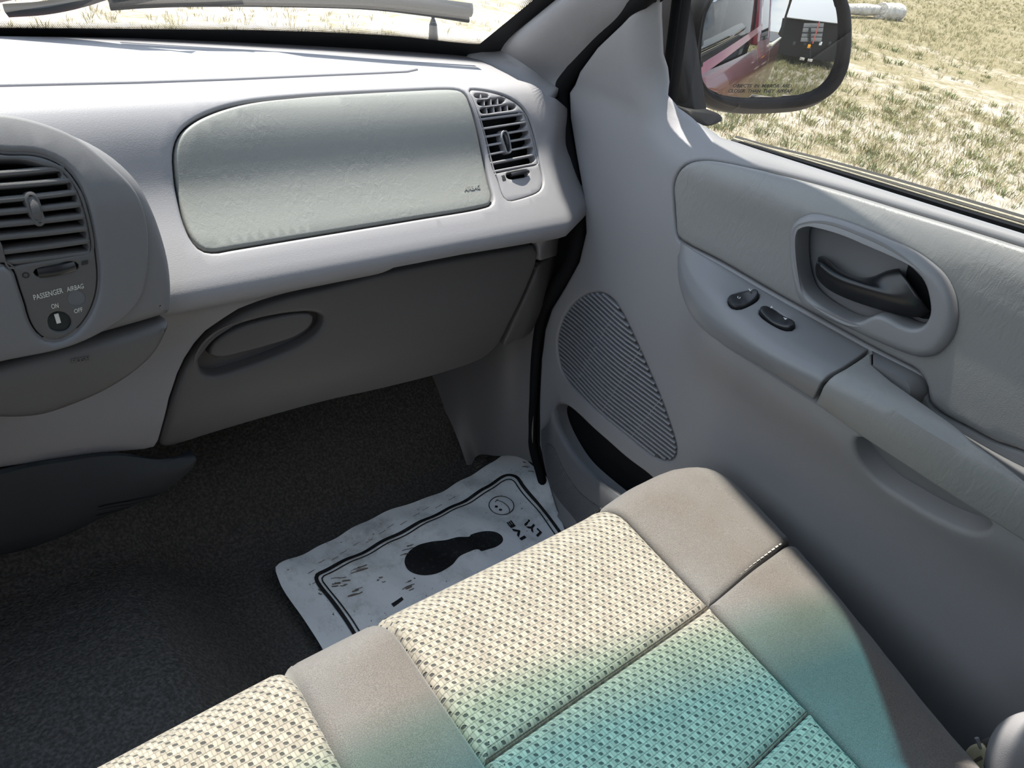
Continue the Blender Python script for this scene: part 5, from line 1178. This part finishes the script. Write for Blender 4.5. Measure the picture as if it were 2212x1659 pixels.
rng = np.random.default_rng(5)
def field(x, y):
    return (np.sin(x * .71 + 1.3 * np.sin(y * .43)) + np.sin(y * .93 + 1.7 * np.sin(x * .37 + 2)) + .7 * np.sin(x * 2.3 + y * 1.7) + .5 * np.sin(x * 4.1 - y * 3.3 + 1)) / 3.2
def blades(name, n, az, rlo, rhi, hgt, wid, mat, label, thr, clump, ctr=(0, 0), green=False, rpow=1.6):
    """tufts of grass: each blade a bent two-triangle strip, all one mass"""
    P = []
    while len(P) < n:
        k = n
        a = np.radians(rng.uniform(az[0], az[1], k)); r = rlo + (rhi - rlo) * rng.random(k) ** rpow
        x, y = ctr[0] + r * np.sin(a), ctr[1] + r * np.cos(a)
        keep = field(x, y) + rng.normal(0, .35, k) + 0.035 * (r - 9) > thr
        P += list(zip(x[keep], y[keep], r[keep]))
    P = np.array(P[:n])
    nb = clump; N = n * nb
    base = np.repeat(P, nb, axis=0); sc_ = np.repeat(rng.uniform(.45, 1.35, n), nb)
    sp_r = (0.05 if not green else 0.085) * sc_
    ang = rng.uniform(0, 2 * np.pi, N); rr = sp_r * rng.random(N)
    bx, by = base[:, 0] + rr * np.cos(ang), base[:, 1] + rr * np.sin(ang)
    h = hgt * sc_ * rng.uniform(.4, 1.15, N); lean = rng.uniform(.15, 1.0, N) * h * (1.0 if not green else 0.9); la = ang + rng.normal(0, .6, N)
    wa = rng.uniform(0, 2 * np.pi, N); wv = wid * sc_ * rng.uniform(.6, 1.4, N) * (1 + base[:, 2] / 25)
    dx, dy = np.cos(wa) * wv, np.sin(wa) * wv
    mxx, myy = bx + np.cos(la) * lean * .35, by + np.sin(la) * lean * .35; tx, ty = bx + np.cos(la) * lean, by + np.sin(la) * lean
    A = np.empty((N, 5, 3))
    A[:, 0] = np.stack([bx - dx * .6, by - dy * .6, np.full(N, GZ - .005)], 1); A[:, 1] = np.stack([bx + dx * .6, by + dy * .6, np.full(N, GZ - .005)], 1)
    A[:, 2] = np.stack([mxx - dx, myy - dy, GZ + h * .55], 1); A[:, 3] = np.stack([mxx + dx, myy + dy, GZ + h * .55], 1)
    A[:, 4] = np.stack([tx, ty, GZ + h * (.9 if not green else .75)], 1)
    me = bpy.data.meshes.new(name); nv = N * 5
    me.vertices.add(nv); me.vertices.foreach_set('co', A.reshape(-1).astype(np.float32))
    o = np.arange(N)[:, None] * 5
    tri = np.concatenate([o + np.array([0, 1, 3]), o + np.array([0, 3, 2]), o + np.array([2, 3, 4])], axis=1).reshape(-1)
    me.loops.add(len(tri)); me.loops.foreach_set('vertex_index', tri.astype(np.int32)); nf = len(tri) // 3
    me.polygons.add(nf); me.polygons.foreach_set('loop_start', np.arange(nf, dtype=np.int32) * 3)
    me.update(calc_edges=True); me.validate(); me.materials.append(mat)
    ob = bpy.data.objects.new(name, me); COL.objects.link(ob)
    return tag(ob, label, 'grass', kind='stuff')
STRAW = M('dry_grass', (0.33, 0.275, 0.155), 0.8, 0.1, var=(3.0, 0.42, 0.62, (0.24, 0.225, 0.115)))
OLIVE = M('olive_grass', (0.19, 0.19, 0.085), 0.7, 0.1, var=(2.2, 0.42, 0.62, (0.28, 0.25, 0.13)))
WEED = M('green_weed', (0.15, 0.175, 0.075), 0.6, 0.15, var=(4.0, 0.42, 0.62, (0.23, 0.225, 0.12)))
blades('dry_grass', 14000, (50, 86), 6.0, 46, 0.075, 0.0014, STRAW, 'short dry straw-coloured grass tufts across the sandy field', 0.02, 8)
blades('olive_grass', 5200, (50, 86), 7.5, 60, 0.10, 0.0016, OLIVE, 'olive green grass tufts mixed through the dry field', 0.30, 12)
blades('green_weeds', 420, (52, 82), 6.2, 16, 0.085, 0.0032, WEED, 'low leafy green weeds on pale sand outside the window', 0.12, 26, green=True)
blades('field_grass', 3000, (2, 50), 6.5, 40, 0.07, 0.0018, STRAW, 'dry grass beyond the truck hood', -0.2, 10)
blades('meadow_grass', 4200, (150, 190), 5.0, 26, 0.20, 0.004, OLIVE, 'green meadow grass behind the truck seen in mirror', -0.3, 12)

# weathered post lying in the grass
def gpt(px, py, z=GZ): return np.array(atz(px, py, z))
logo = thing('fallen_post', 'pale weathered post broken in two lying in the grass', 'post', tuple(gpt(1840, 22)))
LOGM = M('weathered_post', (0.50, 0.47, 0.42), 0.9, 0.1, [(12, 0.8, 0.05, 6)], var=(6, 0.4, 0.7, (0.34, 0.32, 0.29)))
a, b, c, d = (gpt(*q, GZ + 0.16) for q in ((1700, 14), (1894, 22), (1902, 24), (1942, 27)))
def log_(name, p, q, r0, r1):
    n = 14; pts = [p + (q - p) * t for t in np.linspace(0, 1, n)]
    return sweep(name, [tuple(x) for x in pts], circ(0.22, 14), (0, 0, 1), LOGM, logo, scale=[r0 + (r1 - r0) * t + 0.05 * math.sin(t * 17) for t in np.linspace(0, 1, n)])
log_('post_length', a, b, .5, .55); log_('post_butt', c, d, .85, .9)

# things the mirror shows behind the truck: trailer, trees, fence
TY = -12.0
tr = thing('travel_trailer', 'white trailer with dark underside and landing gear seen in mirror', 'trailer', tuple(reflect(1750, 60, TY)))
WHITEP = M('white_panel', (0.72, 0.74, 0.78), 0.35, 0.5); DKP = M('dark_panel', (0.03, 0.033, 0.035), 0.6)
l0 = reflect(1699, 45, TY); r0 = reflect(1818, 45, TY); xr = r0[0] + 0.9; zb = (l0[2] + r0[2]) / 2
hull('front_cap', [(l0[0], TY, zb), (xr, TY, zb), (l0[0] + .1, TY - .5, zb + 1.9), (xr, TY - .5, zb + 1.9), (l0[0], TY - 6, zb), (xr, TY - 6, zb), (l0[0], TY - 6, zb + 1.9), (xr, TY - 6, zb + 1.9)], WHITEP, tr, 0.03)
lz = reflect(1760, 125, TY)[2]
hull('dark_underside', [(l0[0] - .2, TY - .6, zb - .02), (xr, TY - .6, zb - .02), (l0[0] - .2, TY - 6, zb - .02), (xr, TY - 6, zb - .02), (l0[0], TY - .9, GZ + .35), (xr, TY - .9, GZ + .35), (l0[0], TY - 6, GZ + .35), (xr, TY - 6, GZ + .35)], DKP, tr, 0.02)
GREYP = M('grey_fender', (0.16, 0.165, 0.17), 0.6)
q = [reflect(x, y, TY + .1) for x, y in ((1739, 51), (1782, 51), (1776, 92), (1731, 92))]
for k in range(4):
    t0, t1 = k / 4, (k + 1) / 4 - .03
    pa, pb = q[0] + (q[3] - q[0]) * t0, q[1] + (q[2] - q[1]) * t0; pc, pd = q[1] + (q[2] - q[1]) * t1, q[0] + (q[3] - q[0]) * t1
    hull('ribbed_cover', [tuple(p + np.array((0, dy, 0))) for p in (pa, pb, pc, pd) for dy in (0, .12 + .03 * (k % 2))], GREYP, tr, 0.01)
pj = [reflect(1752, 60, TY + .3), reflect(1752, 128, TY + .3)]
sweep('jack_post', [tuple(p) for p in pj], rrect(.09, .09), (0, 1, 0), BLACK, tr)
pr_ = [reflect(1773, 47, TY + .4), reflect(1758, 95, TY + .4)]
sweep('red_strut', [tuple(p) for p in pr_], circ(.03, 8), (0, 1, 0), M('red_strut', (0.5, 0.12, 0.10), 0.5), tr)
po = reflect(1750, 101, TY + .45); box('orange_lamp', tuple(po - .07), tuple(po + .07), M('orange_lamp', (0.75, 0.32, 0.02), 0.4), tr, 0.01)
for x in (1718, 1742, 1775, 1795):
    p = reflect(x, 95, TY + .2); box('marker_plate', tuple(p - np.array((.07, .02, .07))), tuple(p + np.array((.07, .02, .07))), WHITEP if x in (1725, 1775) else DKP, tr, 0.01)
pf = [reflect(1735, 128, TY + .3), reflect(1752, 131, TY + .3)]
for p in pf: box('jack_foot', tuple(p - np.array((.12, .1, .05))), tuple(p + np.array((.12, .1, .05))), LOGM, tr, 0.01)

LEAF = M('tree_leaves', (0.05, 0.085, 0.025), 0.6, 0.2, var=(1.5, 0.4, 0.65, (0.09, 0.12, 0.04))); BARK = M('tree_bark', (0.10, 0.075, 0.055), 0.9)
def tree(x, y, h, rad, label, seed, airy=False):
    rr = np.random.default_rng(seed)
    o = thing('tree', label, 'tree', (x, y, GZ))
    pts = [(x + .15 * math.sin(k), y + .1 * math.cos(k * 2), GZ + h * .75 * k / 5) for k in range(6)]
    sweep('trunk', pts, circ(0.14 * h / 6, 8), (0, 1, 0), BARK, o, scale=[1.3, 1.1, .9, .75, .5, .3])
    n = 1600; c = []
    cl = [(rr.normal(0, rad * .5), rr.normal(0, rad * .5), h * (.55 if airy else .42) + rr.uniform(0, h * (.45 if airy else .55)), rr.uniform(.25, .5) * rad) for _ in range(14)]
    A = np.empty((n, 4, 3)); 
    for i in range(n):
        a, b, e, q = cl[rr.integers(len(cl))]; v = rr.normal(0, 1, 3); v *= q * rr.random() ** .4 / np.linalg.norm(v); s = rr.uniform(.08, .2) * h / 7
        p = np.array((x + a + v[0], y + b + v[1], GZ + e + v[2] * .7)); t1 = _n(rr.normal(0, 1, 3)) * s; t2 = _n(np.cross(t1, rr.normal(0, 1, 3))) * s
        A[i] = [p - t1, p - t2, p + t1, p + t2]
    cr_ = mesh_obj('crown', A.reshape(-1, 3), [(4 * i, 4 * i + 1, 4 * i + 2, 4 * i + 3) for i in range(n)], LEAF, o, None, False); cr_['kind'] = 'stuff'
    return o
def treeref(px, y): p = reflect(px, 100, y); return p[0]
for i, (px, y, h, rad, airy, lab) in enumerate((
        (1530, -20, 7.0, 2.0, True, 'open crowned tree standing alone at the left edge of the mirror reflection'),
        (1560, -48, 9.0, 2.6, False, 'low rounded dark tree of the treeline reflected in the side mirror glass'),
        (1596, -31, 9.0, 2.6, False, 'tall dense tree beside the reflected truck door pillar in mirror'),
        (1680, -24, 11.0, 2.4, False, 'tallest leafy tree directly left of the reflected white trailer'))):
    tree(treeref(px, y), y, h, rad, lab, 20 + i, airy)

# ------------------------------------------------------------------ lift everything to the real eye height
for o in list(sc.objects):
    if o.parent is None and o.type in ('MESH', 'EMPTY'): o.location.z += ZO
